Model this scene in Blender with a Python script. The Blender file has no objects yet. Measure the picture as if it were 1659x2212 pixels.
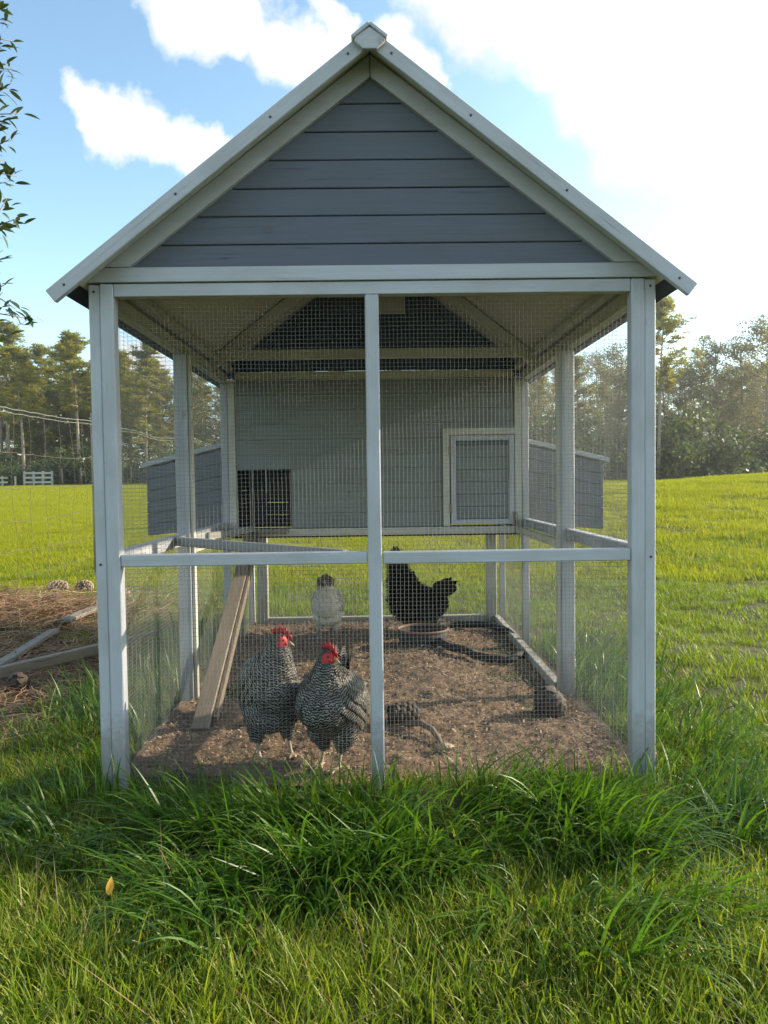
import bpy, bmesh, math, random
import numpy as np
from mathutils import Vector, Matrix, Euler, noise as mnoise

R = math.radians
sc = bpy.context.scene
col = sc.collection
random.seed(7)
rng = np.random.default_rng(7)

# ------------------------------------------------------------------ camera
CAM_H, CAM_Y = 0.954, -2.407
PITCH, YAW, ROLL, FPX = math.atan(64/1660), math.atan(17/1660), 0.0135, 1660.0
cd = bpy.data.cameras.new('camera'); cam = bpy.data.objects.new('camera', cd); col.objects.link(cam)
cd.sensor_fit = 'VERTICAL'; cd.sensor_height = 36; cd.lens = FPX/2212*36
cd.clip_start = 0.05; cd.clip_end = 2000
_f = Vector((math.sin(YAW)*math.cos(PITCH), math.cos(YAW)*math.cos(PITCH), -math.sin(PITCH)))
_r = Vector((math.cos(YAW), -math.sin(YAW), 0)); _u = _r.cross(_f)
_ri = _r*math.cos(ROLL)-_u*math.sin(ROLL); _up = _r*math.sin(ROLL)+_u*math.cos(ROLL)
cam.matrix_world = Matrix(((_ri.x,_up.x,-_f.x,0),(_ri.y,_up.y,-_f.y,CAM_Y),(_ri.z,_up.z,-_f.z,CAM_H),(0,0,0,1)))
sc.camera = cam

# ------------------------------------------------------------------ light, sky, exposure
SUN_AZ, SUN_EL = R(73.0), R(23.5)        # azimuth from +Y towards +X
SUN_DIR = Vector((math.sin(SUN_AZ)*math.cos(SUN_EL), math.cos(SUN_AZ)*math.cos(SUN_EL), math.sin(SUN_EL)))
sl = bpy.data.lights.new('sun', 'SUN'); sl.energy = 5.0; sl.angle = R(0.55); sl.color = (1.0, 0.86, 0.66)
so = bpy.data.objects.new('sun', sl); col.objects.link(so)
so.rotation_euler = (-SUN_DIR).to_track_quat('-Z', 'Y').to_euler()
sc.view_settings.view_transform = 'Standard'; sc.view_settings.look = 'None'
sc.view_settings.gamma = 1; sc.view_settings.use_curve_mapping = False
sc.view_settings.exposure = 1.0
sc.render.engine = 'CYCLES'
try:
    sc.cycles.use_denoising = True
    sc.cycles.max_bounces = 8; sc.cycles.transparent_max_bounces = 8
    sc.cycles.caustics_reflective = False; sc.cycles.caustics_refractive = False
except Exception: pass

def pxdir(x, y):
    """world direction seen at a point of the photograph (used to find where the clouds stand in the sky)"""
    u = (x-829.5)/FPX; v = (1106-y)/FPX
    d = _ri*u + _up*v + _f
    return d.normalized()

w = bpy.data.worlds.new('World'); sc.world = w; w.use_nodes = True
nt = w.node_tree; N = nt.nodes; L = nt.links; N.clear()
def nd(t, **k):
    n = N.new(t)
    for a, b in k.items(): setattr(n, a, b)
    return n
def mth(op, a, b=None, c=None, clamp=False):
    n = nd('ShaderNodeMath', operation=op); n.use_clamp = clamp
    for i, s in enumerate((a, b, c)):
        if s is None: continue
        if isinstance(s, (int, float)): n.inputs[i].default_value = s
        else: L.new(s, n.inputs[i])
    return n.outputs[0]
tc = nd('ShaderNodeTexCoord'); DIR = tc.outputs['Generated']
sky = nd('ShaderNodeTexSky', sky_type='NISHITA'); sky.sun_disc = False
sky.sun_elevation = SUN_EL; sky.sun_rotation = SUN_AZ; sky.air_density = 1.0; sky.dust_density = 0.6; sky.ozone_density = 2.0
# domain-warped direction
nz = nd('ShaderNodeTexNoise'); nz.inputs['Scale'].default_value = 5.5; nz.inputs['Detail'].default_value = 9; nz.inputs['Roughness'].default_value = 0.62
L.new(DIR, nz.inputs['Vector'])
sub = nd('ShaderNodeVectorMath', operation='SUBTRACT'); L.new(nz.outputs['Color'], sub.inputs[0]); sub.inputs[1].default_value = (.5, .5, .5)
scl = nd('ShaderNodeVectorMath', operation='SCALE'); L.new(sub.outputs[0], scl.inputs[0]); scl.inputs['Scale'].default_value = 0.16
wd = nd('ShaderNodeVectorMath', operation='ADD'); L.new(DIR, wd.inputs[0]); L.new(scl.outputs[0], wd.inputs[1])
blobs = [(185,185,50),(225,235,66),(285,270,70),(350,300,66),(410,330,62),(470,330,40),
 (380,10,80),(450,30,75),(500,60,60),(590,110,75),(650,130,82),(700,140,60),(735,30,40),(760,90,55),
 (850,95,70),(900,140,60),(930,180,50),(1060,35,85),(1130,85,80),(1210,130,110),(1310,160,140),(1440,150,190),(1600,150,230),(1500,-60,300),(1250,-80,240),(1000,-70,110),(1700,420,120),
 (300,800,60),(1560,900,50)]
acc = None
for bx_, by_, br_ in blobs:
    c = pxdir(bx_, by_)
    dn = nd('ShaderNodeVectorMath', operation='DISTANCE'); L.new(wd.outputs[0], dn.inputs[0]); dn.inputs[1].default_value = c
    mr = nd('ShaderNodeMapRange'); mr.interpolation_type = 'SMOOTHSTEP'
    L.new(dn.outputs['Value'], mr.inputs['Value'])
    mr.inputs['From Min'].default_value = br_/FPX*1.35; mr.inputs['From Max'].default_value = br_/FPX*0.35
    mr.inputs['To Min'].default_value = 0; mr.inputs['To Max'].default_value = 1
    acc = mr.outputs[0] if acc is None else mth('MAXIMUM', acc, mr.outputs[0])
# the rest of the sky carries the same kind of scattered cumulus
n2 = nd('ShaderNodeTexNoise'); n2.inputs['Scale'].default_value = 2.3; n2.inputs['Detail'].default_value = 6; n2.inputs['Roughness'].default_value = 0.6
L.new(DIR, n2.inputs['Vector'])
sp = nd('ShaderNodeSeparateXYZ'); L.new(DIR, sp.inputs[0])
behind = mth('SUBTRACT', 0.62, sp.outputs['Y'], clamp=True)
elsewhere = mth('MULTIPLY', mth('MULTIPLY', mth('SUBTRACT', n2.outputs['Fac'], 0.50), 7.0, clamp=True), mth('MULTIPLY', behind, 4.0, clamp=True))
n3 = nd('ShaderNodeTexNoise'); n3.inputs['Scale'].default_value = 14; n3.inputs['Detail'].default_value = 8; n3.inputs['Roughness'].default_value = 0.6
L.new(DIR, n3.inputs['Vector'])
dens = mth('ADD', acc, mth('MULTIPLY', mth('SUBTRACT', n3.outputs['Fac'], 0.5), 0.9))
cover = mth('MAXIMUM', mth('MULTIPLY', mth('SUBTRACT', dens, 0.20), 1.55, clamp=True), elsewhere)
cover = mth('MULTIPLY', cover, mth('MULTIPLY', sp.outputs['Z'], 12.0, clamp=True))
# glow round the sun
sd = nd('ShaderNodeVectorMath', operation='DOT_PRODUCT'); L.new(DIR, sd.inputs[0]); sd.inputs[1].default_value = SUN_DIR
cosp = mth('MAXIMUM', sd.outputs['Value'], 0.0)
glow = mth('ADD', mth('MULTIPLY', mth('POWER', cosp, 3.0), 3.2), mth('MULTIPLY', mth('POWER', cosp, 24.0), 8.0))
haz = mth('POWER', mth('SUBTRACT', 1.0, mth('ABSOLUTE', sp.outputs['Z'])), 5.0)
skyc = nd('ShaderNodeVectorMath', operation='MULTIPLY'); L.new(sky.outputs[0], skyc.inputs[0]); skyc.inputs[1].default_value = (2.0, 2.15, 1.95)
gv = nd('ShaderNodeVectorMath', operation='SCALE'); gv.inputs[0].default_value = (1.0, 1.0, 0.97); L.new(glow, gv.inputs['Scale'])
hv = nd('ShaderNodeVectorMath', operation='SCALE'); hv.inputs[0].default_value = (2.3, 2.7, 2.9); L.new(haz, hv.inputs['Scale'])
s1 = nd('ShaderNodeVectorMath', operation='ADD'); L.new(skyc.outputs[0], s1.inputs[0]); L.new(gv.outputs[0], s1.inputs[1])
s2 = nd('ShaderNodeVectorMath', operation='ADD'); L.new(s1.outputs[0], s2.inputs[0]); L.new(hv.outputs[0], s2.inputs[1])
# cloud shading: thick cores greyer
core = mth('MULTIPLY', mth('SUBTRACT', dens, 0.85), 1.3, clamp=True)
n4 = nd('ShaderNodeTexNoise'); n4.inputs['Scale'].default_value = 6; n4.inputs['Detail'].default_value = 5; L.new(DIR, n4.inputs['Vector'])
core = mth('MULTIPLY', core, mth('MULTIPLY', mth('SUBTRACT', n4.outputs['Fac'], 0.42), 6.0, clamp=True))
gd = nd('ShaderNodeVectorMath', operation='DISTANCE'); L.new(wd.outputs[0], gd.inputs[0]); gd.inputs[1].default_value = pxdir(1060, 60)
gm = nd('ShaderNodeMapRange'); gm.interpolation_type = 'SMOOTHSTEP'; L.new(gd.outputs['Value'], gm.inputs['Value']); gm.inputs['From Min'].default_value = .125; gm.inputs['From Max'].default_value = .03
core = mth('MAXIMUM', core, mth('MULTIPLY', gm.outputs[0], .55))
cb = mth('ADD', mth('SUBTRACT', 7.8, mth('MULTIPLY', core, 2.9)), mth('MULTIPLY', mth('POWER', cosp, 4.0), 6.0))
cv = nd('ShaderNodeVectorMath', operation='SCALE'); cv.inputs[0].default_value = (1.0, 0.995, 1.0); L.new(cb, cv.inputs['Scale'])
mx = nd('ShaderNodeMix', data_type='RGBA'); L.new(cover, mx.inputs[0]); L.new(s2.outputs[0], mx.inputs[6]); L.new(cv.outputs[0], mx.inputs[7])
bg = nd('ShaderNodeBackground'); bg.inputs['Strength'].default_value = 0.079; L.new(mx.outputs[2], bg.inputs['Color'])
wo = nd('ShaderNodeOutputWorld'); L.new(bg.outputs[0], wo.inputs[0])

# ------------------------------------------------------------------ helpers
def tag(o, label=None, cat=None, group=None, kind=None):
    if label: o['label'] = label
    if cat: o['category'] = cat
    if group: o['group'] = group
    if kind: o['kind'] = kind
    return o
MW = {}
def put(o, parent=None, M=None):
    col.objects.link(o)
    M = M or Matrix.Identity(4)
    if parent is not None:
        o.parent = parent; o.matrix_basis = MW[parent.name].inverted() @ M
    else: o.matrix_basis = M
    MW[o.name] = M
    return o
def empty(name, loc=(0,0,0), rz=0):
    o = bpy.data.objects.new(name, None); o.empty_display_size = .1
    return put(o, None, Matrix.Translation(loc) @ Matrix.Rotation(rz, 4, 'Z'))
def obj(name, me, parent=None, M=None, m=None):
    o = bpy.data.objects.new(name, me)
    if m and not me.materials: me.materials.append(m)
    return put(o, parent, M)
def npmesh(name, V, F, attrs=None, smooth=False):
    """V (n,3), F (m,k) all faces with k corners"""
    V = np.asarray(V, dtype=np.float32); F = np.asarray(F, dtype=np.int32)
    me = bpy.data.meshes.new(name)
    me.vertices.add(len(V)); me.vertices.foreach_set('co', V.ravel())
    me.loops.add(F.size); me.loops.foreach_set('vertex_index', F.ravel())
    me.polygons.add(len(F)); k = F.shape[1]
    me.polygons.foreach_set('loop_start', np.arange(0, F.size, k, dtype=np.int32))
    for an, av in (attrs or {}).items():
        av = np.asarray(av, dtype=np.float32)
        if av.ndim == 1: a = me.attributes.new(an, 'FLOAT', 'POINT'); a.data.foreach_set('value', av)
        else: a = me.attributes.new(an, 'FLOAT_COLOR', 'POINT'); a.data.foreach_set('color', np.c_[av, np.ones(len(av))].astype(np.float32).ravel())
    me.update(calc_edges=True)
    if smooth: me.polygons.foreach_set('use_smooth', np.ones(len(F), dtype=bool))
    return me
def bm_mesh(name, bm, smooth=False):
    bmesh.ops.recalc_face_normals(bm, faces=bm.faces)
    me = bpy.data.meshes.new(name); bm.to_mesh(me); bm.free()
    if smooth: me.polygons.foreach_set('use_smooth', np.ones(len(me.polygons), dtype=bool))
    return me
def frame(origin, x, up):
    x = Vector(x).normalized(); z = Vector(up); z = (z-x*z.dot(x)).normalized(); y = z.cross(x)
    return Matrix(((x.x,y.x,z.x,origin[0]),(x.y,y.y,z.y,origin[1]),(x.z,y.z,z.z,origin[2]),(0,0,0,1)))
def board(name, p0, p1, wid, thk, up, parent, m, bev=.0015, label=None, mit0=0, mit1=0):
    """a sawn board from p0 to p1 (centre line); wid measured along `up`, thk across it; mitre = shift of the end along the length per unit of up"""
    p0 = Vector(p0); p1 = Vector(p1); Ln = (p1-p0).length
    M = frame((p0+p1)/2, p1-p0, up)
    bm = bmesh.new()
    vs = []
    for sx in (-1, 1):
        for sy in (-1, 1):
            for sz in (-1, 1):
                x = sx*Ln/2 + (mit0 if sx < 0 else mit1)*sz*wid/2
                vs.append(bm.verts.new((x, sy*thk/2, sz*wid/2)))
    for f in ((0,1,3,2),(4,6,7,5),(0,4,5,1),(2,3,7,6),(0,2,6,4),(1,5,7,3)): bm.faces.new([vs[i] for i in f])
    if bev: bmesh.ops.bevel(bm, geom=bm.edges[:], offset=bev, segments=1, affect='EDGES')
    o = obj(name, bm_mesh(name, bm), parent, M, m)
    if label: o['label'] = label
    return o
def box(name, x0, x1, y0, y1, z0, z1, parent, m, along='x', bev=.0015, label=None):
    c = ((x0+x1)/2, (y0+y1)/2, (z0+z1)/2)
    if along == 'x': return board(name, (x0,c[1],c[2]), (x1,c[1],c[2]), z1-z0, y1-y0, (0,0,1), parent, m, bev, label)
    if along == 'y': return board(name, (c[0],y0,c[2]), (c[0],y1,c[2]), z1-z0, x1-x0, (0,0,1), parent, m, bev, label)
    return board(name, (c[0],c[1],z0), (c[0],c[1],z1), x1-x0, y1-y0, (1,0,0), parent, m, bev, label)
def poly(name, pts, y0, y1, parent, m, bev=.0015, label=None):
    """polygon in XZ extruded in Y"""
    cx = sum(p[0] for p in pts)/len(pts); cz = sum(p[1] for p in pts)/len(pts); cy = (y0+y1)/2
    bm = bmesh.new()
    a = [bm.verts.new((p[0]-cx, y0-cy, p[1]-cz)) for p in pts]; b = [bm.verts.new((p[0]-cx, y1-cy, p[1]-cz)) for p in pts]
    bm.faces.new(a); bm.faces.new(b[::-1])
    n = len(pts)
    for i in range(n): bm.faces.new((a[i], b[i], b[(i+1)%n], a[(i+1)%n]))
    if bev: bmesh.ops.bevel(bm, geom=bm.edges[:], offset=bev, segments=1, affect='EDGES')
    o = obj(name, bm_mesh(name, bm), parent, Matrix.Translation((cx,cy,cz)), m)
    if label: o['label'] = label
    return o
def tube_np(pts, rad, n=6, flat=None):
    """tube along pts; rad scalar or list; returns V,F(quads)"""
    P = np.array([tuple(p) for p in pts], dtype=float); m_ = len(P)
    r = np.broadcast_to(np.asarray(rad, dtype=float), (m_,))
    T = np.gradient(P, axis=0); T /= np.linalg.norm(T, axis=1)[:, None]+1e-9
    ref = np.array([0,0,1.0]) if abs(T[:,2]).mean() < .8 else np.array([1.0,0,0])
    A = np.cross(T, ref); A /= np.linalg.norm(A, axis=1)[:, None]+1e-9; B = np.cross(A, T)
    th = np.linspace(0, 2*np.pi, n, endpoint=False)
    fa, fb = (1, 1) if flat is None else flat
    V = P[:,None,:] + r[:,None,None]*(fa*np.cos(th)[None,:,None]*A[:,None,:] + fb*np.sin(th)[None,:,None]*B[:,None,:])
    V = V.reshape(-1,3); F = []
    for i in range(m_-1):
        for k in range(n):
            F.append((i*n+k, i*n+(k+1)%n, (i+1)*n+(k+1)%n, (i+1)*n+k))
    c0, c1 = len(V), len(V)+1
    V = np.vstack([V, P[0], P[-1]])
    for k in range(0, n):
        F.append((c0, (k+1)%n, k, k)); F.append((c1, (m_-1)*n+k, (m_-1)*n+(k+1)%n, (m_-1)*n+(k+1)%n))
    return V, F
class Acc:
    def __init__(s): s.V=[]; s.F=[]; s.n=0; s.A={}
    def add(s, V, F, **at):
        V = np.asarray(V); F = np.asarray(F)+s.n; s.V.append(V); s.F.append(F); s.n += len(V)
        for k, v in at.items(): s.A.setdefault(k, []).append(np.broadcast_to(np.asarray(v, dtype=float), (len(V),)) if np.ndim(v) < 2 else v)
    def mesh(s, name, smooth=False):
        V = np.vstack(s.V); F = np.vstack(s.F)
        deg = F[:,2] == F[:,3]
        me = bpy.data.meshes.new(name)
        me.vertices.add(len(V)); me.vertices.foreach_set('co', V.astype(np.float32).ravel())
        # degenerate quads are triangles
        cnt = np.where(deg, 3, 4); start = np.concatenate([[0], np.cumsum(cnt)[:-1]])
        loops = np.concatenate([f[:3] if d else f for f, d in zip(F, deg)]) if deg.any() else F.ravel()
        me.loops.add(len(loops)); me.loops.foreach_set('vertex_index', loops.astype(np.int32))
        me.polygons.add(len(F)); me.polygons.foreach_set('loop_start', start.astype(np.int32))
        for k, v in s.A.items():
            a = me.attributes.new(k, 'FLOAT', 'POINT'); a.data.foreach_set('value', np.concatenate(v).astype(np.float32))
        me.update(calc_edges=True)
        if smooth: me.polygons.foreach_set('use_smooth', np.ones(len(F), dtype=bool))
        return me
def tubeobj(name, pts, rad, parent, m, n=6, flat=None, M=None):
    a = Acc(); a.add(*tube_np(pts, rad, n, flat)); return obj(name, a.mesh(name, True), parent, M, m)

# ------------------------------------------------------------------ materials
class Mat:
    def __init__(s, name):
        s.m = bpy.data.materials.new(name); s.m.use_nodes = True; s.t = s.m.node_tree; s.t.nodes.clear()
        s.out = s.n('ShaderNodeOutputMaterial')
    def n(s, t, **k):
        x = s.t.nodes.new(t)
        for a, b in k.items(): setattr(x, a, b)
        return x
    def l(s, a, b): s.t.links.new(a, b)
    def coord(s, scale=(1,1,1), kind='Object', rand=True):
        c = s.n('ShaderNodeTexCoord'); mp = s.n('ShaderNodeMapping'); mp.inputs['Scale'].default_value = scale
        if rand:
            oi = s.n('ShaderNodeObjectInfo'); ad = s.n('ShaderNodeVectorMath', operation='ADD')
            ml = s.n('ShaderNodeMath', operation='MULTIPLY'); s.l(oi.outputs['Random'], ml.inputs[0]); ml.inputs[1].default_value = 37
            cb = s.n('ShaderNodeCombineXYZ')
            for i in range(3): s.l(ml.outputs[0], cb.inputs[i])
            s.l(c.outputs[kind], ad.inputs[0]); s.l(cb.outputs[0], ad.inputs[1]); s.l(ad.outputs[0], mp.inputs[0])
        else: s.l(c.outputs[kind], mp.inputs[0])
        return mp.outputs[0]
    def noise(s, vec, scale=5, detail=4, rough=.5, dist=0):
        x = s.n('ShaderNodeTexNoise'); x.inputs['Scale'].default_value = scale; x.inputs['Detail'].default_value = detail
        x.inputs['Roughness'].default_value = rough; x.inputs['Distortion'].default_value = dist
        if vec is not None: s.l(vec, x.inputs['Vector'])
        return x.outputs['Fac']
    def ramp(s, fac, stops):
        x = s.n('ShaderNodeValToRGB'); e = x.color_ramp.elements
        while len(e) < len(stops): e.new(0.5)
        for i, (p, c) in enumerate(stops): e[i].position = p; e[i].color = (*c, 1) if len(c) == 3 else c
        s.l(fac, x.inputs[0]); return x.outputs[0]
    def mix(s, fac, a, b, blend='MIX'):
        x = s.n('ShaderNodeMix', data_type='RGBA', blend_type=blend)
        for i, v in ((0, fac), (6, a), (7, b)):
            if isinstance(v, (int, float)): x.inputs[i].default_value = v
            elif isinstance(v, tuple): x.inputs[i].default_value = (*v, 1)
            else: s.l(v, x.inputs[i])
        return x.outputs[2]
    def math(s, op, a, b=0, clamp=False):
        x = s.n('ShaderNodeMath', operation=op); x.use_clamp = clamp
        for i, v in enumerate((a, b)):
            if isinstance(v, (int, float)): x.inputs[i].default_value = v
            else: s.l(v, x.inputs[i])
        return x.outputs[0]
    def attr(s, name):
        return s.n('ShaderNodeAttribute', attribute_name=name).outputs['Fac']
    def bump(s, h, strength=.3, dist=.002):
        x = s.n('ShaderNodeBump'); x.inputs['Strength'].default_value = strength; x.inputs['Distance'].default_value = dist
        s.l(h, x.inputs['Height']); return x.outputs[0]
    def pbsdf(s, colr, rough=.6, metal=0, normal=None, spec=.5):
        p = s.n('ShaderNodeBsdfPrincipled')
        if isinstance(colr, tuple): p.inputs['Base Color'].default_value = (*colr, 1)
        else: s.l(colr, p.inputs['Base Color'])
        if isinstance(rough, (int, float)): p.inputs['Roughness'].default_value = rough
        else: s.l(rough, p.inputs['Roughness'])
        p.inputs['Metallic'].default_value = metal; p.inputs['Specular IOR Level'].default_value = spec
        if normal: s.l(normal, p.inputs['Normal'])
        return p.outputs[0]
    def fin(s, sh): s.l(sh, s.out.inputs[0]); return s.m

def painted_wood(name, base, grainc, dirt, streak=.35, knots=True):
    q = Mat(name)
    v = q.coord((1.2, 55, 55)); g = q.noise(v, 3.0, 5, .6, .4)
    v2 = q.coord((.6, 18, 18)); g2 = q.noise(v2, 2.0, 3, .5, 1.0)
    big = q.noise(q.coord((3, 6, 6)), 1.2, 4, .6)
    c = q.mix(q.math('MULTIPLY', g, streak), base, grainc)
    c = q.mix(q.ramp(big, [(.45, (0,0,0)), (.75, (.55,.55,.55))]), c, dirt)
    # hairline checks along the grain
    crack = q.ramp(q.noise(q.coord((.9, 60, 60)), 2.2, 2, .4, .2), [(.69, (0,0,0)), (.705, (1,1,1)), (.72, (0,0,0))])
    cm = q.math('MULTIPLY', crack, q.ramp(q.noise(q.coord((2, 3, 3)), 1.5, 2), [(.5, (0,0,0)), (.62, (1,1,1))]))
    c = q.mix(q.math('MULTIPLY', cm, .7), c, (dirt[0]*.3, dirt[1]*.3, dirt[2]*.3))
    if knots:
        vo = q.n('ShaderNodeTexVoronoi'); vo.inputs['Scale'].default_value = 1.0; q.l(q.coord((5, 7, 7)), vo.inputs['Vector'])
        ring = q.math('SINE', q.math('MULTIPLY', vo.outputs['Distance'], 130))
        sx_ = q.n('ShaderNodeSeparateColor'); q.l(vo.outputs['Color'], sx_.inputs[0])
        kn = q.math('MULTIPLY', q.ramp(vo.outputs['Distance'], [(.085, (1,1,1)), (.12, (0,0,0))]), q.math('GREATER_THAN', sx_.outputs[0], .72))
        c = q.mix(q.math('MULTIPLY', kn, q.math('ADD', q.math('MULTIPLY', ring, .2), .32)), c, (dirt[0]*.75, dirt[1]*.6, dirt[2]*.5))
    ge_ = q.n('ShaderNodeNewGeometry'); sz_ = q.n('ShaderNodeSeparateXYZ'); q.l(ge_.outputs['Position'], sz_.inputs[0])
    mud = q.math('MULTIPLY', q.ramp(q.math('ADD', sz_.outputs['Z'], q.math('MULTIPLY', q.noise(q.coord((14,14,14)), 2.5, 5, .7), -.28)), [(-.0, (1,1,1)), (.10, (0,0,0))]), .45)
    c = q.mix(mud, c, (.15,.125,.085))
    h = q.math('ADD', q.math('MULTIPLY', g, .6), q.math('SUBTRACT', g2, cm))
    return q.fin(q.pbsdf(c, q.ramp(g, [(.2, (.45,)*3), (.8, (.7,)*3)]), 0, q.bump(h, .55, .0022)))
M_white = painted_wood('white_painted_wood', (.485,.505,.56), (.30,.315,.34), (.27,.265,.25), .6)
M_inner = painted_wood('weathered_inner_wood', (.56,.55,.49), (.42,.41,.36), (.28,.25,.20), .5)
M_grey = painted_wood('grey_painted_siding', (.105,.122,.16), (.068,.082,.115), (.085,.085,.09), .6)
M_greenish = painted_wood('grey_green_siding', (.195,.22,.222), (.15,.168,.17), (.12,.125,.115), .3)
M_bare = painted_wood('bare_weathered_timber', (.25,.205,.16), (.16,.125,.095), (.14,.115,.09), .7)
M_silver = painted_wood('silvered_timber', (.27,.25,.205), (.16,.145,.12), (.13,.11,.085), .8)
M_roost = painted_wood('roost_timber', (.26,.27,.27), (.15,.15,.15), (.14,.12,.10), .6)
def simple(name, c1, c2, rough=.6, metal=0, sc_=40, bs=.2):
    q = Mat(name); g = q.noise(q.coord(), sc_, 5, .6)
    return q.fin(q.pbsdf(q.mix(g, c1, c2), rough, metal, q.bump(g, bs, .002)))
M_felt = simple('navy_roof_felt', (.014,.019,.036), (.028,.036,.06), .85, 0, 260, .5)
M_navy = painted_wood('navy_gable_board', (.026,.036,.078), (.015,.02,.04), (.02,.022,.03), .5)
M_panel = simple('roof_underside_ply', (.56,.55,.49), (.48,.47,.41), .8, 0, 14, .2)
M_wire = simple('galvanised_wire', (.27,.28,.27), (.17,.18,.17), .65, .25, 90, .1)
M_rust = simple('rusted_wire', (.085,.068,.055), (.16,.135,.11), .65, .3, 60, .2)
M_screw = simple('dark_screw_head', (.05,.055,.07), (.09,.08,.075), .5, .7, 90)
M_hinge = simple('tarnished_latch_metal', (.32,.30,.27), (.15,.11,.08), .5, .8, 60)
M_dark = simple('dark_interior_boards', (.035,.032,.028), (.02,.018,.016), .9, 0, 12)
M_rubber = simple('black_rubber', (.016,.016,.017), (.04,.037,.034), .85, 0, 30, .4)
M_clay = simple('dirty_terracotta_rubber', (.20,.085,.05), (.10,.06,.045), .7, 0, 25, .4)
M_comb = simple('red_comb_skin', (.44,.012,.016), (.26,.008,.011), .45, 0, 120, .4)
M_beak = simple('horn_beak', (.45,.33,.18), (.28,.2,.12), .4, 0, 60)
M_eye = simple('dark_eye', (.05,.015,.005), (.02,.008,.004), .1, 0, 20, 0)
M_cone = simple('pine_cone_scale', (.075,.05,.036), (.030,.022,.018), .75, 0, 60, .4)
M_conel = simple('sunbleached_cone_scale', (.34,.27,.2), (.15,.11,.08), .75, 0, 60, .4)
M_stick = simple('brown_stick_bark', (.10,.075,.055), (.20,.16,.12), .8, 0, 50, .5)
M_stone = simple('pale_broken_wood', (.42,.33,.22), (.3,.22,.14), .7, 0, 30, .4)
M_yleaf = simple('yellow_fallen_leaf', (.72,.40,.03), (.55,.26,.03), .5, 0, 60, .2)
M_bleaf = simple('brown_dead_leaf', (.22,.12,.06), (.32,.2,.11), .6, 0, 60, .3)

def foliage(name, c1, c2, c3, trans=.35, rough=.5, spec=.4, tcol=None, attr='rnd'):
    q = Mat(name)
    a = q.attr(attr); oi = q.n('ShaderNodeObjectInfo').outputs['Random']
    f = q.math('FRACT', q.math('ADD', q.math('MULTIPLY', a, .85), q.math('MULTIPLY', oi, .35)))
    c = q.ramp(f, [(0, c1), (.5, c2), (1, c3)])
    p = q.pbsdf(c, rough, 0, None, spec)
    t = q.n('ShaderNodeBsdfTranslucent')
    tc_ = q.mix(1.0, c, tcol or (1.3,1.35,.6), 'MULTIPLY'); q.l(tc_, t.inputs['Color'])
    mxs = q.n('ShaderNodeMixShader'); mxs.inputs[0].default_value = trans; q.l(p, mxs.inputs[1]); q.l(t.outputs[0], mxs.inputs[2])
    return q.fin(mxs.outputs[0])
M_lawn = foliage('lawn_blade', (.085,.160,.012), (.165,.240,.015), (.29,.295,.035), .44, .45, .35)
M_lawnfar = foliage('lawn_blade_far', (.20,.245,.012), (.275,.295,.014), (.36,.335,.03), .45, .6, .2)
M_lush = foliage('lush_blade', (.030,.080,.010), (.056,.130,.014), (.105,.185,.020), .36, .40, .42, (1.6,1.6,.5))
M_dry = foliage('dry_blade', (.30,.22,.10), (.22,.14,.06), (.36,.29,.15), .2, .6, .3, (1,1,.8))
M_straw = foliage('pine_straw', (.30,.175,.085), (.20,.11,.055), (.40,.28,.15), .1, .6, .35, (1,.9,.7))
M_chip = foliage('floor_litter', (.22,.16,.11), (.38,.29,.20), (.11,.08,.058), .05, .75, .2, (1,.9,.8))
M_pine = foliage('pine_needles', (.15,.165,.026), (.23,.225,.034), (.33,.285,.055), .44, .5, .35, (1.3,1.3,.5))
M_oakf = foliage('broadleaf_foliage', (.13,.13,.075), (.19,.18,.10), (.26,.225,.13), .40, .5, .4)
M_thinf = foliage('thin_winter_foliage', (.14,.135,.075), (.20,.18,.10), (.27,.21,.12), .38, .6, .3)
M_leaf = foliage('glossy_branch_leaf', (.030,.055,.018), (.045,.075,.022), (.075,.10,.03), .22, .28, .6)
M_bush = foliage('understory_foliage', (.05,.08,.022), (.085,.115,.03), (.15,.16,.045), .3, .5, .4)
q = Mat('pine_bark'); v = q.coord((1,1,.25), 'Object'); g = q.noise(v, 14, 5, .65)
M_bark = q.fin(q.pbsdf(q.ramp(g, [(.3, (.15,.115,.085)), (.55, (.33,.26,.20)), (.75, (.46,.38,.30))]), .85, 0, q.bump(g, .6, .02)))

def ground_mat():
    q = Mat('lawn_soil'); v = q.coord((1,1,1), 'Object', False)
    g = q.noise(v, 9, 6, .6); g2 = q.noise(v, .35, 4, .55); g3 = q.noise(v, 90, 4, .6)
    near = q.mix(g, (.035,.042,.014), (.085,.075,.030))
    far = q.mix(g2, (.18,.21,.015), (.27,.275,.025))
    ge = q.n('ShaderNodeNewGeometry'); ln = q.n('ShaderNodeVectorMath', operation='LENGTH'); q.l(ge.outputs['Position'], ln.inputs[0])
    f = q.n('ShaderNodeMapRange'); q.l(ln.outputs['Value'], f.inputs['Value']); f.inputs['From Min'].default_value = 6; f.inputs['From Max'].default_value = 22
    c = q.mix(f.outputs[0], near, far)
    return q.fin(q.pbsdf(q.mix(q.math('MULTIPLY', g3, .3), c, (.05,.05,.02)), .9, 0, q.bump(g, .5, .02), .2))
M_ground = ground_mat()
q = Mat('trodden_dirt'); v = q.coord((1,1,1), 'Object', False)
g = q.noise(v, 22, 7, .7, .3); g2 = q.noise(v, 3, 4, .5); g3 = q.noise(v, 120, 4, .6)
c = q.mix(g, (.12,.078,.050), (.34,.235,.155)); c = q.mix(q.math('MULTIPLY', g2, .5), c, (.21,.15,.105)); c = q.mix(q.math('MULTIPLY', g3, .35), c, (.09,.06,.04))
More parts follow.
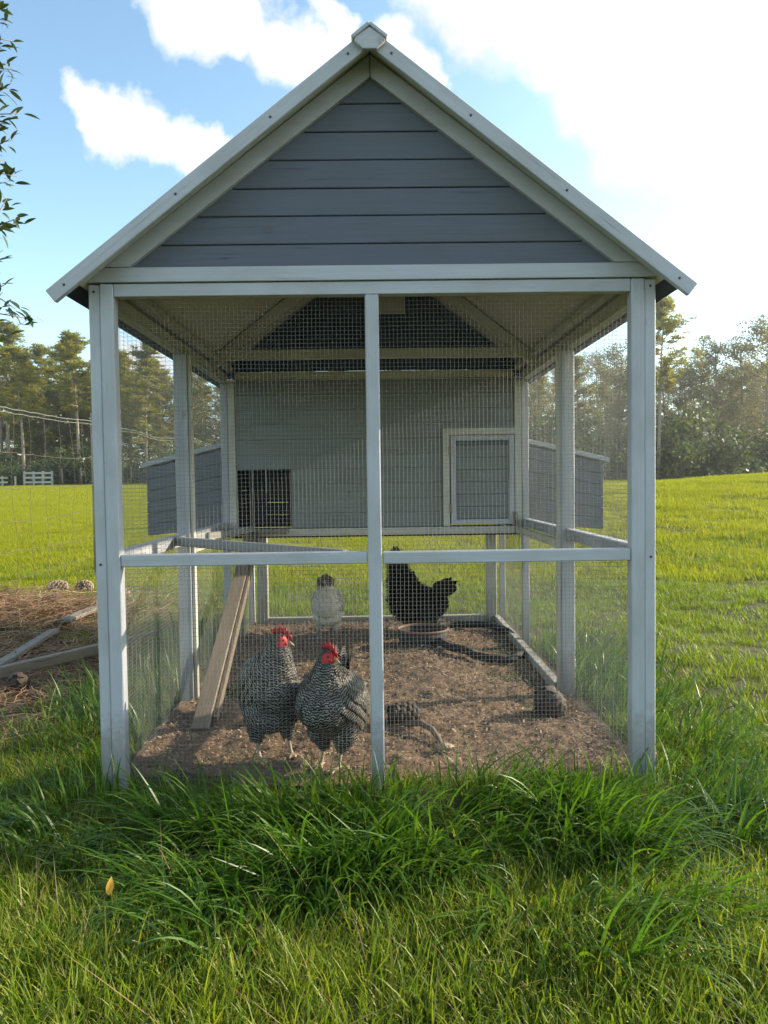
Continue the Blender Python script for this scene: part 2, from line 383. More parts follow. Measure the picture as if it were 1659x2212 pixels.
M_dirt = q.fin(q.pbsdf(c, .95, 0, q.bump(q.math('ADD', g, q.math('MULTIPLY', g3, .5)), .9, .015), .15))

# ------------------------------------------------------------------ terrain
def smooth(t): t = np.clip(t, 0, 1); return t*t*(3-2*t)
def hgt(x, y):
    x = np.asarray(x, float); y = np.asarray(y, float)
    d = np.maximum(y, 0)
    z = 1.28*smooth((d-7)/70)
    z = z + 0.98*np.exp(-(((x-10.5)/6.0)**2+((y-14.5)/5.6)**2)/2)*smooth((y-1)/7)
    z = z + 0.05*np.sin(x*.35+1)*np.sin(y*.22)*smooth((y-4)/8)
    z = z + 0.012*np.sin(x*3.1+y*1.7)+0.009*np.sin(x*5.3-y*4.1)
    # straw heap at the foot of the field fence
    z = z + 0.10*np.exp(-(((x+2.75)/.75)**2+((y-2.9)/.75)**2)/2)
    z = z - 0.032*np.exp(-((y+.35)/.45)**2)*smooth((1.6-np.abs(x))/.5)
    ins = smooth((.95-np.abs(x))/.1)*smooth((y+.05)/.1)*smooth((3.0-y)/.1)
    return z*(1-ins)+ins*(-.01)
def hz(x, y): return float(hgt(x, y))
def grid(xs, ys, zoff=0):
    X, Y = np.meshgrid(xs, ys); Z = hgt(X, Y)+zoff
    V = np.c_[X.ravel(), Y.ravel(), Z.ravel()]; nx = len(xs); ny = len(ys)
    i = np.arange((ny-1)*(nx-1)); r = i//(nx-1); c = i % (nx-1); a = r*nx+c
    return V, np.c_[a, a+1, a+nx+1, a+nx]
def stretch(n, lim, core): t = np.linspace(-1, 1, n); return np.sign(t)*(np.abs(t)*core+(np.abs(t)**4)*(lim-core))
xs = stretch(220, 420, 16); ys = np.concatenate([np.linspace(-250, -8, 12), np.linspace(-7, 30, 230), np.linspace(31, 90, 60), np.geomspace(95, 480, 14)])
V, F = grid(xs, ys)
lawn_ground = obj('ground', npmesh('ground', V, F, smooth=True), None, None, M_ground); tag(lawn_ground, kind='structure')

# trodden dirt floor of the run (uneven, scratched)
nx_, ny_ = 150, 240
X, Y = np.meshgrid(np.linspace(-.86, .88, nx_), np.linspace(.03, 2.83, ny_))
Z = np.array([mnoise.fractal(Vector((a*7, b*7, 0)), 1, 2, 5)*.010 + mnoise.noise(Vector((a*2.2, b*2.2, 5)))*.030 + mnoise.noise(Vector((a*40, b*40, 5)))*.007 + mnoise.noise(Vector((a*17, b*17, 8)))*.010 - max(0, .12-b)*.35 for a, b in zip(X.ravel(), Y.ravel())])
a_ = np.arange((ny_-1)*(nx_-1)); r_ = a_//(nx_-1); c_ = a_ % (nx_-1); b_ = r_*nx_+c_
dz = np.c_[X.ravel(), Y.ravel(), Z+.006]
tag(obj('dirt_floor', npmesh('dirt_floor', dz, np.c_[b_, b_+1, b_+nx_+1, b_+nx_], smooth=True), None, None, M_dirt), kind='structure')
def floor_z(x, y):
    i = int(np.clip((y-.03)/2.8*(ny_-1), 0, ny_-1)); j = int(np.clip((x+.86)/1.74*(nx_-1), 0, nx_-1)); return float(Z[i*nx_+j]+.006)

# ------------------------------------------------------------------ the coop
coop = empty('chicken_coop'); tag(coop, 'white framed walk-in chicken coop with wire mesh sides and grey plank gable', 'chicken coop')
SLa = R(37.9); SL = math.tan(SLa)
def screw(parent, x, y, z, r=.0042):
    bm = bmesh.new(); bmesh.ops.create_cone(bm, cap_ends=True, segments=10, radius1=r, radius2=r*.8, depth=.003)
    o = obj('screw', bm_mesh('screw', bm), parent, Matrix.Translation((x,y,z)) @ Matrix.Rotation(R(90), 4, 'X'), M_screw)
# corner posts, each of two boards butted together
for s in (-1, 1):
    p = box('corner_post', s*.8455-(.0415 if s > 0 else .0), s*.8455+(.0 if s > 0 else .0415), .0, .045, -.12, 1.578, coop, M_white, 'z', .003)
    p2 = box('corner_post_side_board', *(sorted((s*.8465, s*.881))), .004, .06, -.12, 1.576, coop, M_white, 'z', .0025)
    screw(p2, s*.864, .002, 1.555); screw(p2, s*.866, .002, .708)
box('crossbeam', -.8028, .8028, .004, .044, 1.5395, 1.5785, coop, M_white, 'x')
poly('tie_board', [(-.885,1.5815),(.885,1.5815),(.845,1.612),(.8245,1.6262),(-.8245,1.6262),(-.845,1.612)], -.004, .036, coop, M_white)
box('centre_post', -.0262, .0168, -.002, .034, -.12, 1.5375, coop, M_white, 'z', .004)
box('rail', -.8030, -.0285, .004, .040, .699, .737, coop, M_white, 'x', .003)
box('rail', .0190, .8030, .004, .040, .697, .735, coop, M_white, 'x', .003)
# gable rafters and grey planks between them
for s in (-1, 1):
    pts = [(s*.001,2.196),(s*.751,1.628),(s*.826,1.628),(s*.88,1.5975),(s*.88,1.597),(s*.001,2.262)]
    pts = [(s*.001,2.196),(s*.7495,1.6275),(s*.826,1.6275),(s*.001,2.262)]
    poly('gable_rafter', pts, -.006, .03, coop, M_white)
zl = [1.6265, 1.697, 1.783, 1.867, 1.953, 2.038, 2.123, 2.215]
for a, b in zip(zl[:-1], zl[1:]):
    a2, b2 = a+.0012, b-.0016
    wa = max(.004, (2.215-a2)/SL+.02); wb = max(.003, (2.215-b2)/SL+.02)
    poly('plank', [(-wa,a2),(wa,a2),(wb,b2),(-wb,b2)], .012+random.uniform(0,.0015), .028, coop, M_grey, .0022)
# roof: ply panels, felt, fascias, ridge cap
Y0, Y1 = -.075, 2.95
def roofslab(name, x0, x1, clo, chi, s, y0, y1, m, bev=.001):
    """slab of the roof plane between |x| x0..x1; clo/chi are heights of its faces above the apex line"""
    pts = [(s*x0, clo-SL*x0), (s*x1, clo-SL*x1), (s*x1, chi-SL*x1), (s*x0, chi-SL*x0)]
    return poly(name, pts, y0, y1, coop, m, bev)
for s in (-1, 1):
    roofslab('roof_panel', .002, .900, 2.270, 2.280, s, Y0+.02, Y1-.02, M_panel)
    roofslab('roof_felt', .001, .950, 2.282, 2.291, s, Y0+.004, Y1-.004, M_felt)
    # front and rear fascia, sawn square at the eave
    for yy, dy in ((Y0-.022, .021), (Y1, .021)):
        c = .5*(2.242+2.297)-.005; L0 = .03; L1 = .958
        perp = (2.297-2.242)*math.cos(SLa)
        nrm = Vector((s*math.sin(SLa), 0, math.cos(SLa)))
        p0 = Vector((s*.012, yy+dy/2, c-SL*.012)); p1 = Vector((s*L1, yy+dy/2, c-SL*L1))
        tt = math.tan(SLa)
        fb = board('fascia', Vector((0, p0.y, c)), p1, perp, dy, nrm, coop, M_white, .002, mit0=-tt)
        if yy < 0:
            for t in (.055, .30, .60, .955):
                q_ = p0.lerp(p1, t); screw(fb, q_.x, yy-.001, q_.z)
    # eave rafters along Y: wall plates
    box('wall_plate', *(sorted((s*.838, s*.880))), .062, 2.84, 1.530, 1.5775, coop, M_inner, 'y')
    box('eave_batten', *(sorted((s*.800, s*.836))), .046, 2.82, 1.590, 1.618, coop, M_inner, 'y')
# ridge cap: two boards and a pentagon end block
for s in (-1, 1):
    p0 = (s*.028, Y0-.045, 2.314-SL*.028*1.0); p1 = (s*.028, Y1+.04, 2.314-SL*.028)
    nrm = (-s*math.cos(SLa), 0, math.sin(SLa))
    board('ridge_cap', (s*.0262, p0[1], 2.292-SL*.0262), (s*.0262, p1[1], 2.292-SL*.0262), .064, .011, nrm, coop, M_white, .002)
poly('ridge_end_block', [(-.020,2.220),(.020,2.220),(.046,2.244),(.041,2.254),(.001,2.282),(-.001,2.282),(-.041,2.254),(-.046,2.244)], Y0-.040, Y0-.0235, coop, M_white)
poly('ridge_board', [(-.018,2.19),(.018,2.19),(.018,2.25),(-.018,2.25)], .031, 2.80, coop, M_inner)
# side posts, side rails
for s in (-1, 1):
    box('side_post', *(sorted((s*.822, s*.880))), .985, 1.040, -.02, 1.5285, coop, M_white, 'z', .003)
    box('side_post', *(sorted((s*.806, s*.8205))), .995, 1.030, -.02, 1.5285, coop, M_inner, 'z', .002)
    box('side_rail', *(sorted((s*.838, s*.880))), .062, .983, .690, .738, coop, M_white, 'y', .003)
    box('side_rail', *(sorted((s*.838, s*.880))), 1.042, 2.000, .690, .738, coop, M_white, 'y', .003)
    box('side_rail', *(sorted((s*.806, s*.836))), 1.042, 2.000, .652, .688, coop, M_inner, 'y', .002)
    if s > 0: box('ground_sill', *(sorted((s*.795, s*.836))), 1.042, 2.82, -.02, .038, coop, M_inner, 'y', .003)
    box('corner_post', *(sorted((s*.842, s*.880))), 2.002, 2.05, -.02, 1.5285, coop, M_white, 'z', .003)
    box('inner_corner_post', *(sorted((s*.800, s*.8405))), 2.006, 2.052, .655, 1.545, coop, M_inner, 'z', .003)
    box('rear_leg', *(sorted((s*.745, s*.815))), 2.80, 2.85, -.02, .655, coop, M_inner, 'z', .003)
    box('rear_corner_post', *(sorted((s*.842, s*.880))), 2.83, 2.875, -.02, 1.5285, coop, M_white, 'z', .003)
box('rear_sill', -.79, .79, 2.805, 2.85, -.02, .040, coop, M_inner, 'x', .003)
# truss in mid-run
box('tie_beam', -.86, .86, 1.590, 1.628, 1.598, 1.646, coop, M_inner, 'x', .002)
for s in (-1, 1):
    board('rafter', (s*.845, 1.609, 2.228-SL*.845), (s*.02, 1.609, 2.228-SL*.02), .052, .036, (s*math.sin(SLa),0,math.cos(SLa)), coop, M_inner, .002)
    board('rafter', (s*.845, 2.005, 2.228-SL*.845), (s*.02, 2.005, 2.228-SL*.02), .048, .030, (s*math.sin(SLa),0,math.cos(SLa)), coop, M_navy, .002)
box('vent_block', .012, .178, 1.965, 1.985, 1.905, 2.06, coop, M_inner, 'x', .002)
# the roost house: front wall of lapped planks with pop hole and glazed hatch
box('top_plate', -.799, .799, 2.008, 2.05, 1.548, 1.592, coop, M_inner, 'x', .002)
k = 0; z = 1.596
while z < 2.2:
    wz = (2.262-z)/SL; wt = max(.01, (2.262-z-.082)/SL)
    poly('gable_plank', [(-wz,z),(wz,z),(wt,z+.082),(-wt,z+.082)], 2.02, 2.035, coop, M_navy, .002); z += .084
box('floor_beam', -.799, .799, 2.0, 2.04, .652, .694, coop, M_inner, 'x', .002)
z = .697; i = 0
while z < 1.54:
    zt = min(z+.0842, 1.546)
    x0 = -.486 if zt < 1.09 else -.799
    x1 = .386 if zt < 1.12 else (.386 if z < 1.20 else .799)
    board('wall_plank', (x0, 2.024, (z+zt)/2), (x1, 2.024, (z+zt)/2), zt-z, .012, (0,-.02,1), coop, M_greenish, .002)
    z += .0848; i += 1
# door leaf in the right bay
poly('hatch_frame', [(.387,.697),(.424,.697),(.424,1.222),(.799,1.222),(.799,1.257),(.387,1.257)], 1.998, 2.030, coop, M_inner)
hd = poly('hatch_door', [(.430,.705),(.796,.705),(.796,1.216),(.430,1.216)], 2.016, 2.026, coop, M_grey, .001)
for i in range(6):
    board('hatch_plank', (.4605, 2.012, .773+i*.0706), (.7655, 2.012, .773+i*.0706), .0685, .008, (0,-.04,1), hd, M_greenish, .0015)
for (a, b, c, d, al) in ((.431,.460,.706,1.215,'z'),(.766,.795,.706,1.215,'z'),(.461,.765,.706,.735,'x'),(.461,.765,1.186,1.215,'x')):
    box('hatch_stile' if al == 'z' else 'hatch_rail', a, b, 1.996, 2.0155, c, d, hd, M_white, al, .002)
for zz in (1.13, .80): box('hinge', .422, .436, 1.990, 1.996, zz-.025, zz+.025, coop, M_hinge, 'z', .001)
lt = box('latch', .785, .812, 1.985, 1.994, .70, .775, coop, M_hinge, 'z', .002)
tubeobj('bolt', [(.798,1.982,.705),(.798,1.982,.77)], .004, lt, M_hinge)
# house shell: side walls, rear wall with gaps between boards, floor, nest boxes
for s in (-1, 1):
    z = .66
    while z < 1.52:
        zt = min(z+.083, 1.528)
        board('side_wall_plank', (s*.862, 2.052, (z+zt)/2), (s*.862, 2.828, (z+zt)/2), zt-z, .012, (s*.05,0,1), coop, M_grey, .002); z += .0848
z = .66; i = 0
while z < 1.54:
    for (xa, xb, gp) in ((-.84, -.745, 0), (-.744, -.60, .003 if i in (0, 1) else 0), (-.599, .84, 0)):
        hh = .0846-gp; board('rear_wall_plank', (xa, 2.845, z+hh/2), (xb, 2.845, z+hh/2), hh, .012, (0,0,1), coop, M_grey, .001)
    z += .0848; i += 1
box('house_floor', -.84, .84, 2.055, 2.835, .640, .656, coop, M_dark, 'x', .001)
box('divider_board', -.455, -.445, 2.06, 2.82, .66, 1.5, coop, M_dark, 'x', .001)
tubeobj('pull_cord', [(-.632,2.034,1.085),(-.632,2.034,1.02),(-.630,2.034,.905)], .0035, coop, M_white)
box('doorstep', -.785, -.50, 1.955, 1.998, .672, .693, coop, M_bare, 'x', .003)
for s in (-1, 1):
    nb = poly('nest_box', [(s*.884,.712),(s*1.325,.668),(s*1.325,1.040),(s*.884,1.150)], 2.10, 2.70, coop, M_grey, .001)
    for fy in (2.094,):
        for i in range(6):
            t0, t1 = i/6, (i+1)/6
            zi = lambda t: .700+t*(1.160-.700)-.0
            zo = lambda t: .660+t*(1.050-.660)-.0
            poly('nest_box_plank', [(s*.884, zi(t0)+.002), (s*1.334, zo(t0)+.002), (s*1.334, zo(t1)-.002), (s*.884, zi(t1)-.002)], fy-.010+.0015*(i % 2), fy+.004, nb, M_grey, .002)
    a0 = Vector((s*.882, 2.41, 1.186)); a1 = Vector((s*1.368, 2.41, 1.068)); 
    lid = board('nest_box_lid', a0, a1, .66, .026, (0,1,0), nb, M_white, .002)
# sheet of felt on lids is thin and dark
# ramp up to the pop hole
rp = board('ramp', (-.690,.52,.012), (-.712,1.975,.680), .066, .022, (1,0,0), coop, M_bare, .002)
board('ramp_side_board', (-.646,.60,.022), (-.668,1.96,.662), .016, .040, (1,0,0), rp, M_stick, .002)  # dark bark colour makes this sun-facing side board read as unlit
rb = board('roost_bar', (-.845,.80,.722), (-.10,.055,.722), .036, .030, (0,0,1), coop, M_roost, .003)
board('roost_bar', (-.834,1.36,.70), (-.70,1.95,.70), .036, .030, (0,0,1), coop, M_roost, .003)

# hardware cloth
def wire_panel(name, origin, U, Vv, W, Hh, pitch, rad, amp, seed):
    U = np.array(U, float); Vv = np.array(Vv, float); Nn = np.cross(U, Vv); O = np.array(origin, float)
    def disp(u, v):
        a = amp*(np.sin(u*9+seed)+np.sin(v*7+seed*2)+.7*np.sin((u+v)*17+seed*3)+.6*np.sin(u*31+v*5+seed))
        b = .45*amp*(np.sin(u*11+v*6+seed*4)+np.sin(v*19-u*7+seed)); c = .45*amp*(np.sin(v*12-u*8+seed*5)+np.sin(u*21+v*4+seed))
        return a, b, c
    A = Acc()
    def wires(n, along, L_, across, off):
        m_ = max(3, int(L_/.06))
        t = np.linspace(0, L_, m_)
        for i in range(n):
            s_ = np.full(m_, i*pitch+.004)
            u, v = (t, s_) if along else (s_, t)
            a, b, c = disp(u, v)
            P = O+U*(u+b)[:,None]+Vv*(v+c)[:,None]+Nn*(a+off)[:,None]
            P0 = U if not along else Vv
            rr = rad
            q_ = np.stack([P+P0*rr, P+Nn*rr, P-P0*rr, P-Nn*rr], 1).reshape(-1,3)
            k_ = np.arange(m_-1)[:,None]*4; j = np.arange(4)[None,:]
            Fq = np.stack([k_+j, k_+(j+1)%4, k_+4+(j+1)%4, k_+4+j], -1).reshape(-1,4)
            A.add(q_, Fq)
    wires(int(Hh/pitch), True, W, None, rad*.8)
    wires(int(W/pitch), False, Hh, None, -rad*.8)
    me = A.mesh(name)
    o = obj(name, me, coop, None, M_wire); o['kind'] = 'stuff'; return o
PT = .0129
wire_panel('wire_mesh', (-.806,.046,.0), (1,0,0), (0,0,1), 1.612, 1.56, PT, .00046, .0011, 1)
for s in (-1, 1):
    wire_panel('wire_mesh', (s*.8365,.062,.0), (0,1,0), (0,0,1), 1.94, 1.535, PT, .00040, .0014, 3+s)
    wire_panel('wire_mesh', (s*.8385,2.055,.0), (0,1,0), (0,0,1), .77, .655, PT, .0005, .0012, 8+s)
wire_panel('wire_mesh', (-.835,2.853,.02), (1,0,0), (0,0,1), 1.67, .63, PT, .00045, .0012, 12)

# ------------------------------------------------------------------ hens
def ell(A, c, r, pitch=0, n=14):
    th = np.linspace(0, np.pi, n); ph = np.linspace(0, 2*np.pi, n+4, endpoint=False); m_ = len(ph)
    T, Pp = np.meshgrid(th, ph, indexing='ij')
    V = np.stack([r[0]*np.sin(T)*np.cos(Pp), r[1]*np.sin(T)*np.sin(Pp), r[2]*np.cos(T)], -1).reshape(-1,3)
    cp, sp_ = math.cos(pitch), math.sin(pitch)
    V = V @ np.array([[cp,0,-sp_],[0,1,0],[sp_,0,cp]]).T
    V += np.array(c)
    F = [(i*m_+k, i*m_+(k+1)%m_, (i+1)*m_+(k+1)%m_, (i+1)*m_+k) for i in range(n-1) for k in range(m_)]
    A.add(V, F)
def plumage_mat(name, kind):
    q = Mat(name); sk = q.attr('skin'); r = q.attr('rnd')
    if kind == 'barred':
        fv = q.attr('bar'); s_ = q.math('SINE', q.math('ADD', q.math('MULTIPLY', fv, 2*math.pi/.0088), q.math('MULTIPLY', r, 2.5)))
        pn = q.noise(q.coord((1,1,1),'Object',False), 16, 3, .6)
        c = q.mix(q.math('MULTIPLY', q.ramp(q.math('ADD', q.math('MULTIPLY', s_, .5), .5), [(.58, (0,0,0)), (.80, (1,1,1))]), q.math('ADD', q.math('MULTIPLY', r, .45), q.math('MULTIPLY', pn, .9))), (.009,.010,.012), (.38,.35,.295))
    elif kind == 'pale': c = q.ramp(r, [(0, (.48,.42,.34)), (.5, (.66,.60,.51)), (1, (.58,.52,.44))])
    elif kind == 'darkhead': c = q.ramp(r, [(0, (.05,.03,.02)), (.6, (.10,.06,.04)), (1, (.16,.12,.09))])
    else: c = q.ramp(r, [(0, (.006,.006,.007)), (.8, (.012,.011,.012)), (1, (.03,.02,.018))])
    p = q.pbsdf(c, .5, 0, None, .35); t = q.n('ShaderNodeBsdfTranslucent'); q.l(c, t.inputs['Color'])
    m_ = q.n('ShaderNodeMixShader'); m_.inputs[0].default_value = .18; q.l(p, m_.inputs[1]); q.l(t.outputs[0], m_.inputs[2])
    return q.fin(m_.outputs[0])
MP = {k: plumage_mat(k+'_plumage', k) for k in ('barred', 'pale', 'darkhead', 'black')}
def body_mat(name, base, leg, face):
    q = Mat(name); l = q.attr('leg'); f = q.attr('face'); g = q.noise(q.coord(), 160, 3)
    c = q.mix(f, q.mix(l, base, leg), face); c = q.mix(q.math('MULTIPLY', g, .25), c, (.03,.02,.015))
    return q.fin(q.pbsdf(c, .6, 0, q.bump(g, .4, .001)))
def feathers(pos, nor, flow, ln, wd, lift, curl, rnd, base_off=.001):
    """vectorised feather cards: 5 stations along, 3 across"""
    n = len(pos); nor = nor/np.linalg.norm(nor, axis=1)[:,None]
    fl = flow-nor*(flow*nor).sum(1)[:,None]; fl /= np.linalg.norm(fl, axis=1)[:,None]+1e-9
    sd = np.cross(nor, fl)
    st = np.array([0,.3,.6,.85,1.0]); w_ = np.array([.45,.95,1.0,.75,.12])
    V = np.zeros((n,5,3,3)); bar = np.zeros((n,5,3))
    for i in range(5):
        t = st[i]; ang = lift+curl*t
        fwd = ln*t*np.cos(lift+curl*t*.5); up = ln*t*np.sin(lift+curl*t*.5)
        c = pos+fl*fwd[:,None]+nor*(up+base_off)[:,None]
        for j, a in enumerate((-1,0,1)):
            V[:,i,j] = c+sd*(a*wd*.5*w_[i])[:,None]+nor*((.10*wd if a == 0 else 0*wd)*w_[i])[:,None]
            bar[:,i,j] = ln*t-abs(a)*wd*.18
    idx = np.arange(n)[:,None]*15; Q = []
    for i in range(4):
        for j in range(2):
            a = i*3+j; Q.append(idx+np.array([[a,a+1,a+4,a+3]]))
    F = np.stack(Q, 1).reshape(-1,4)
    return V.reshape(-1,3), F, np.repeat(rnd, 15), bar.reshape(-1)
def make_hen(label, loc, rz, P, sc_=1.0):
    root = empty('hen', loc, rz); tag(root, label, 'hen', P.get('group'))
    WM = MW[root.name] @ Matrix.Scale(sc_, 4)
    A = Acc()
    for c, r, pt in P['ells']: ell(A, c, r, R(pt))
    nk = P['neck']; A.add(*tube_np([p[:3] for p in nk], [p[3] for p in nk], 14))
    hd = np.array(nk[-1][:3]); hy = R(P['head_yaw']); hpch = R(P.get('head_pitch', -8))
    HF = Vector((math.cos(hy)*math.cos(hpch), math.sin(hy)*math.cos(hpch), math.sin(hpch)))
    HM = frame(hd, HF, (0,0,1))
    ell(A, hd, (.027,.021,.023)); ell(A, hd+np.array(HF)*.012, (.020,.015,.016))
    for s in (-1, 1):
        hip, foot = P['legs'][0 if s < 0 else 1]
        hip = np.array(hip, float); foot = np.array(foot, float)
        hock = np.array([hip[0]*.5+foot[0]*.5-.016, foot[1], max(.06, hip[2]*.45)])
        A.add(*tube_np([hip+[0,0,.05], hip, hock+[.004,0,.012]], [.045,.036,.013], 10))
        A.add(*tube_np([hock+[0,0,.016], hock, hock*.4+foot*.6, foot+[0,0,.006]], [.011,.0078,.0066,.0085], 8))
        for a in (-32, 0, 32, 180):
            d = np.array([math.cos(R(a)), math.sin(R(a)), 0]); Lt = .05 if a != 180 else .026
            A.add(*tube_np([foot+[0,0,.007], foot+d*Lt*.5+[0,0,.0085], foot+d*Lt*.85+[0,0,.006], foot+d*Lt+[0,0,.001]], [.0062,.0058,.0048,.002], 6))
    me = A.mesh('tmp'); ob = bpy.data.objects.new('tmp', me); col.objects.link(ob)
    rm = ob.modifiers.new('r', 'REMESH'); rm.mode = 'VOXEL'; rm.voxel_size = .0042
    sm = ob.modifiers.new('s', 'SMOOTH'); sm.iterations = 4; sm.factor = .5
    dg = bpy.context.evaluated_depsgraph_get(); me2 = bpy.data.meshes.new_from_object(ob.evaluated_get(dg))
    bpy.data.objects.remove(ob); bpy.data.meshes.remove(me)
    nv = len(me2.vertices); co = np.zeros(nv*3, np.float32); me2.vertices.foreach_get('co', co); co = co.reshape(-1,3)
    leg = (co[:,2] < .078).astype(np.float32)
    rel = co-hd; hf = np.array(HF); fr = rel@hf; face = ((np.linalg.norm(rel, axis=1) < .034) & (fr > -.002) & (rel[:,2] < .014)).astype(np.float32)*P.get('faceamt', 1)
    for an, av in (('leg', leg), ('face', face)):
        a = me2.attributes.new(an, 'FLOAT', 'POINT'); a.data.foreach_set('value', av.astype(np.float32))
    me2.polygons.foreach_set('use_smooth', np.ones(len(me2.polygons), dtype=bool))
    me2.name = 'body'; obj('body', me2, root, WM, P['bmat'])
    # plumage
    me2.calc_loop_triangles(); nf = len(me2.polygons)
    fc = np.zeros(nf*3, np.float32); me2.polygons.foreach_get('center', fc); fc = fc.reshape(-1,3)
    fn = np.zeros(nf*3, np.float32); me2.polygons.foreach_get('normal', fn); fn = fn.reshape(-1,3)
    ok = np.where((fc[:,2] > .082))[0]
    g = np.random.default_rng(abs(hash(label)) % 1000 if False else len(label))
    pick = g.choice(ok, P.get('nf', 2600)); pos = fc[pick].astype(float); nor = fn[pick].astype(float)
    nb = np.array(nk[1][:3]); nh = hd; ndir = nh-nb; nl = np.linalg.norm(ndir); ndir /= nl
    tn = ((pos-nb)@ndir)/nl; dn = np.linalg.norm(pos-nb-np.outer(np.clip((pos-nb)@ndir, 0, nl), ndir), axis=1)
    isneck = smooth((tn-.05)/.3)*(dn < .10)
    flow = np.where(isneck[:,None] > .5, -ndir*1.0+np.array([.0,0,-.25]), np.array([-1.0,0,-.30]))
    front = smooth((pos[:,0]-.03)/.06)[:,None]*(1-isneck[:,None])
    flow = flow*(1-front)+np.array([-.25,0,-1.0])*front
    low = smooth((.19-pos[:,2])/.06)[:,None]; flow = flow*(1-low)+np.array([-.45,0,-1.0])*low
    flow = flow+g.normal(0,.12,flow.shape)
    facem = (np.linalg.norm(pos-hd, axis=1) < .035) & (((pos-hd)@hf) > -.004) & ((pos-hd)[:,2] < .016) & (P.get('faceamt', 1) > .5)
    headm = np.linalg.norm(pos-hd, axis=1) < .036
    ln = np.where(isneck > .5, .026, .034)*g.uniform(.8, 1.2, len(pos)); ln = np.where(headm, .011, ln); ln = np.where(facem, .003, ln)
    wd = np.where(isneck > .5, .0095, .019)*g.uniform(.8,1.2,len(pos)); wd = np.where(headm, .006, wd); wd = np.where(facem, .001, wd)
    lift = np.full(len(pos), P.get('lift', .2))*g.uniform(.5,1.5,len(pos)); curl = np.full(len(pos), P.get('curl', -.15))*g.uniform(.6,1.4,len(pos))
    rnd = g.uniform(0,1,len(pos))
    hs = P.get('headmat')
    sets = [(np.ones(len(pos), bool), P['mat'], 'feathers')]
    if hs:
        hm = (np.linalg.norm(pos-hd, axis=1) < P.get('headr', .06)); sets = [(~hm, P['mat'], 'feathers'), (hm, hs, 'head_feathers')]
    for msk, mt, nm in sets:
        FA = Acc(); v, f, rr, bb = feathers(pos[msk], nor[msk], flow[msk], ln[msk], wd[msk], lift[msk], curl[msk], rnd[msk])
        FA.add(v, f, rnd=rr, bar=bb); o = obj(nm, FA.mesh(nm), root, WM, mt); o['kind'] = 'stuff'
    # wings: larger overlapping feathers on each flank
    for s in (-1, 1):
        FA = Acc(); bc = np.array(P['ells'][0][0]); br = P['ells'][0][1]; pt = R(P['ells'][0][2])
        ax = np.array([math.cos(pt),0,math.sin(pt)]); upv = np.array([-math.sin(pt),0,math.cos(pt)])
        pp, nn, ff = [], [], []
        for i in range(9):
            for j in range(5):
                a = .55-i*.13; b = .45-j*.22
                y = math.sqrt(max(.05, 1-a*a-b*b))*br[1]*1.02+.007
                pp.append(bc+ax*a*br[0]+upv*b*br[2]+np.array([0,s*y,0])); nn.append(ax*a*.6+upv*b*.6+np.array([0,s,0])); ff.append(-ax*1.0-upv*.12*(1 if j > 2 else -.3))
        m_ = len(pp); v, f, rr, bb = feathers(np.array(pp), np.array(nn), np.array(ff), g.uniform(.042,.062,m_), g.uniform(.018,.024,m_), np.full(m_, .05+max(0,P.get('lift',.1)-.2)), np.full(m_, P.get('curl', -.15)*.6), g.uniform(0,1,m_))
        FA.add(v, f, rnd=rr, bar=bb); o = obj('wing', FA.mesh('wing'), root, WM, P['mat'])
    # tail fan
    tb = np.array(P['tail'][0]); td = np.array(P['tail'][1], float); td /= np.linalg.norm(td); tl = P['tail'][2]; tn_ = P['tail'][3]
    sdv = np.array([0,1.0,0]); pp, nn, ff, ll = [], [], [], []
    for i in range(tn_):
        t = (i/(tn_-1)-.5)*2; fan = P['tail'][4]
        d = td+sdv*t*fan*.55+np.cross(sdv, td)*g.uniform(-.35,.35)*P.get('tailspread', 1); d /= np.linalg.norm(d)
        pp.append(tb+sdv*t*.018-d*.03); ff.append(d); nn.append(sdv*(1 if t > 0 else -1)*.8+np.cross(td, sdv)*.5); ll.append(tl*g.uniform(.65,1.05)*(1-.2*abs(t)))
    ll = np.array(ll); FA = Acc(); v, f, rr, bb = feathers(np.array(pp), np.array(nn), np.array(ff), ll, np.full(tn_, P.get('tailw', .030)), np.zeros(tn_), np.full(tn_, P.get('tailcurl', .25)), g.uniform(0,1,tn_))
    FA.add(v, f, rnd=rr, bar=bb); obj('tail', FA.mesh('tail'), root, WM, P['mat'])
    # head furniture (head-local frame: x forward, z up)
    H = WM @ HM
    bm = bmesh.new(); bmesh.ops.create_cone(bm, cap_ends=True, segments=10, radius1=.0085, radius2=.0012, depth=.026)
    bmesh.ops.rotate(bm, verts=bm.verts, matrix=Matrix.Rotation(R(97), 3, 'Y')); 
    for v_ in bm.verts: v_.co.z *= 1.1; v_.co.y *= .8; v_.co.z -= 22*max(0, v_.co.x)**2
    obj('beak', bm_mesh('beak', bm, True), root, H @ Matrix.Translation((.040,0,-.003)), P.get('beakmat', M_beak))
    for s in (-1, 1):
        bm = bmesh.new(); bmesh.ops.create_uvsphere(bm, u_segments=12, v_segments=8, radius=.0042); obj('eye', bm_mesh('eye', bm, True), root, H @ Matrix.Translation((.014, s*.0185, .004)), M_eye)
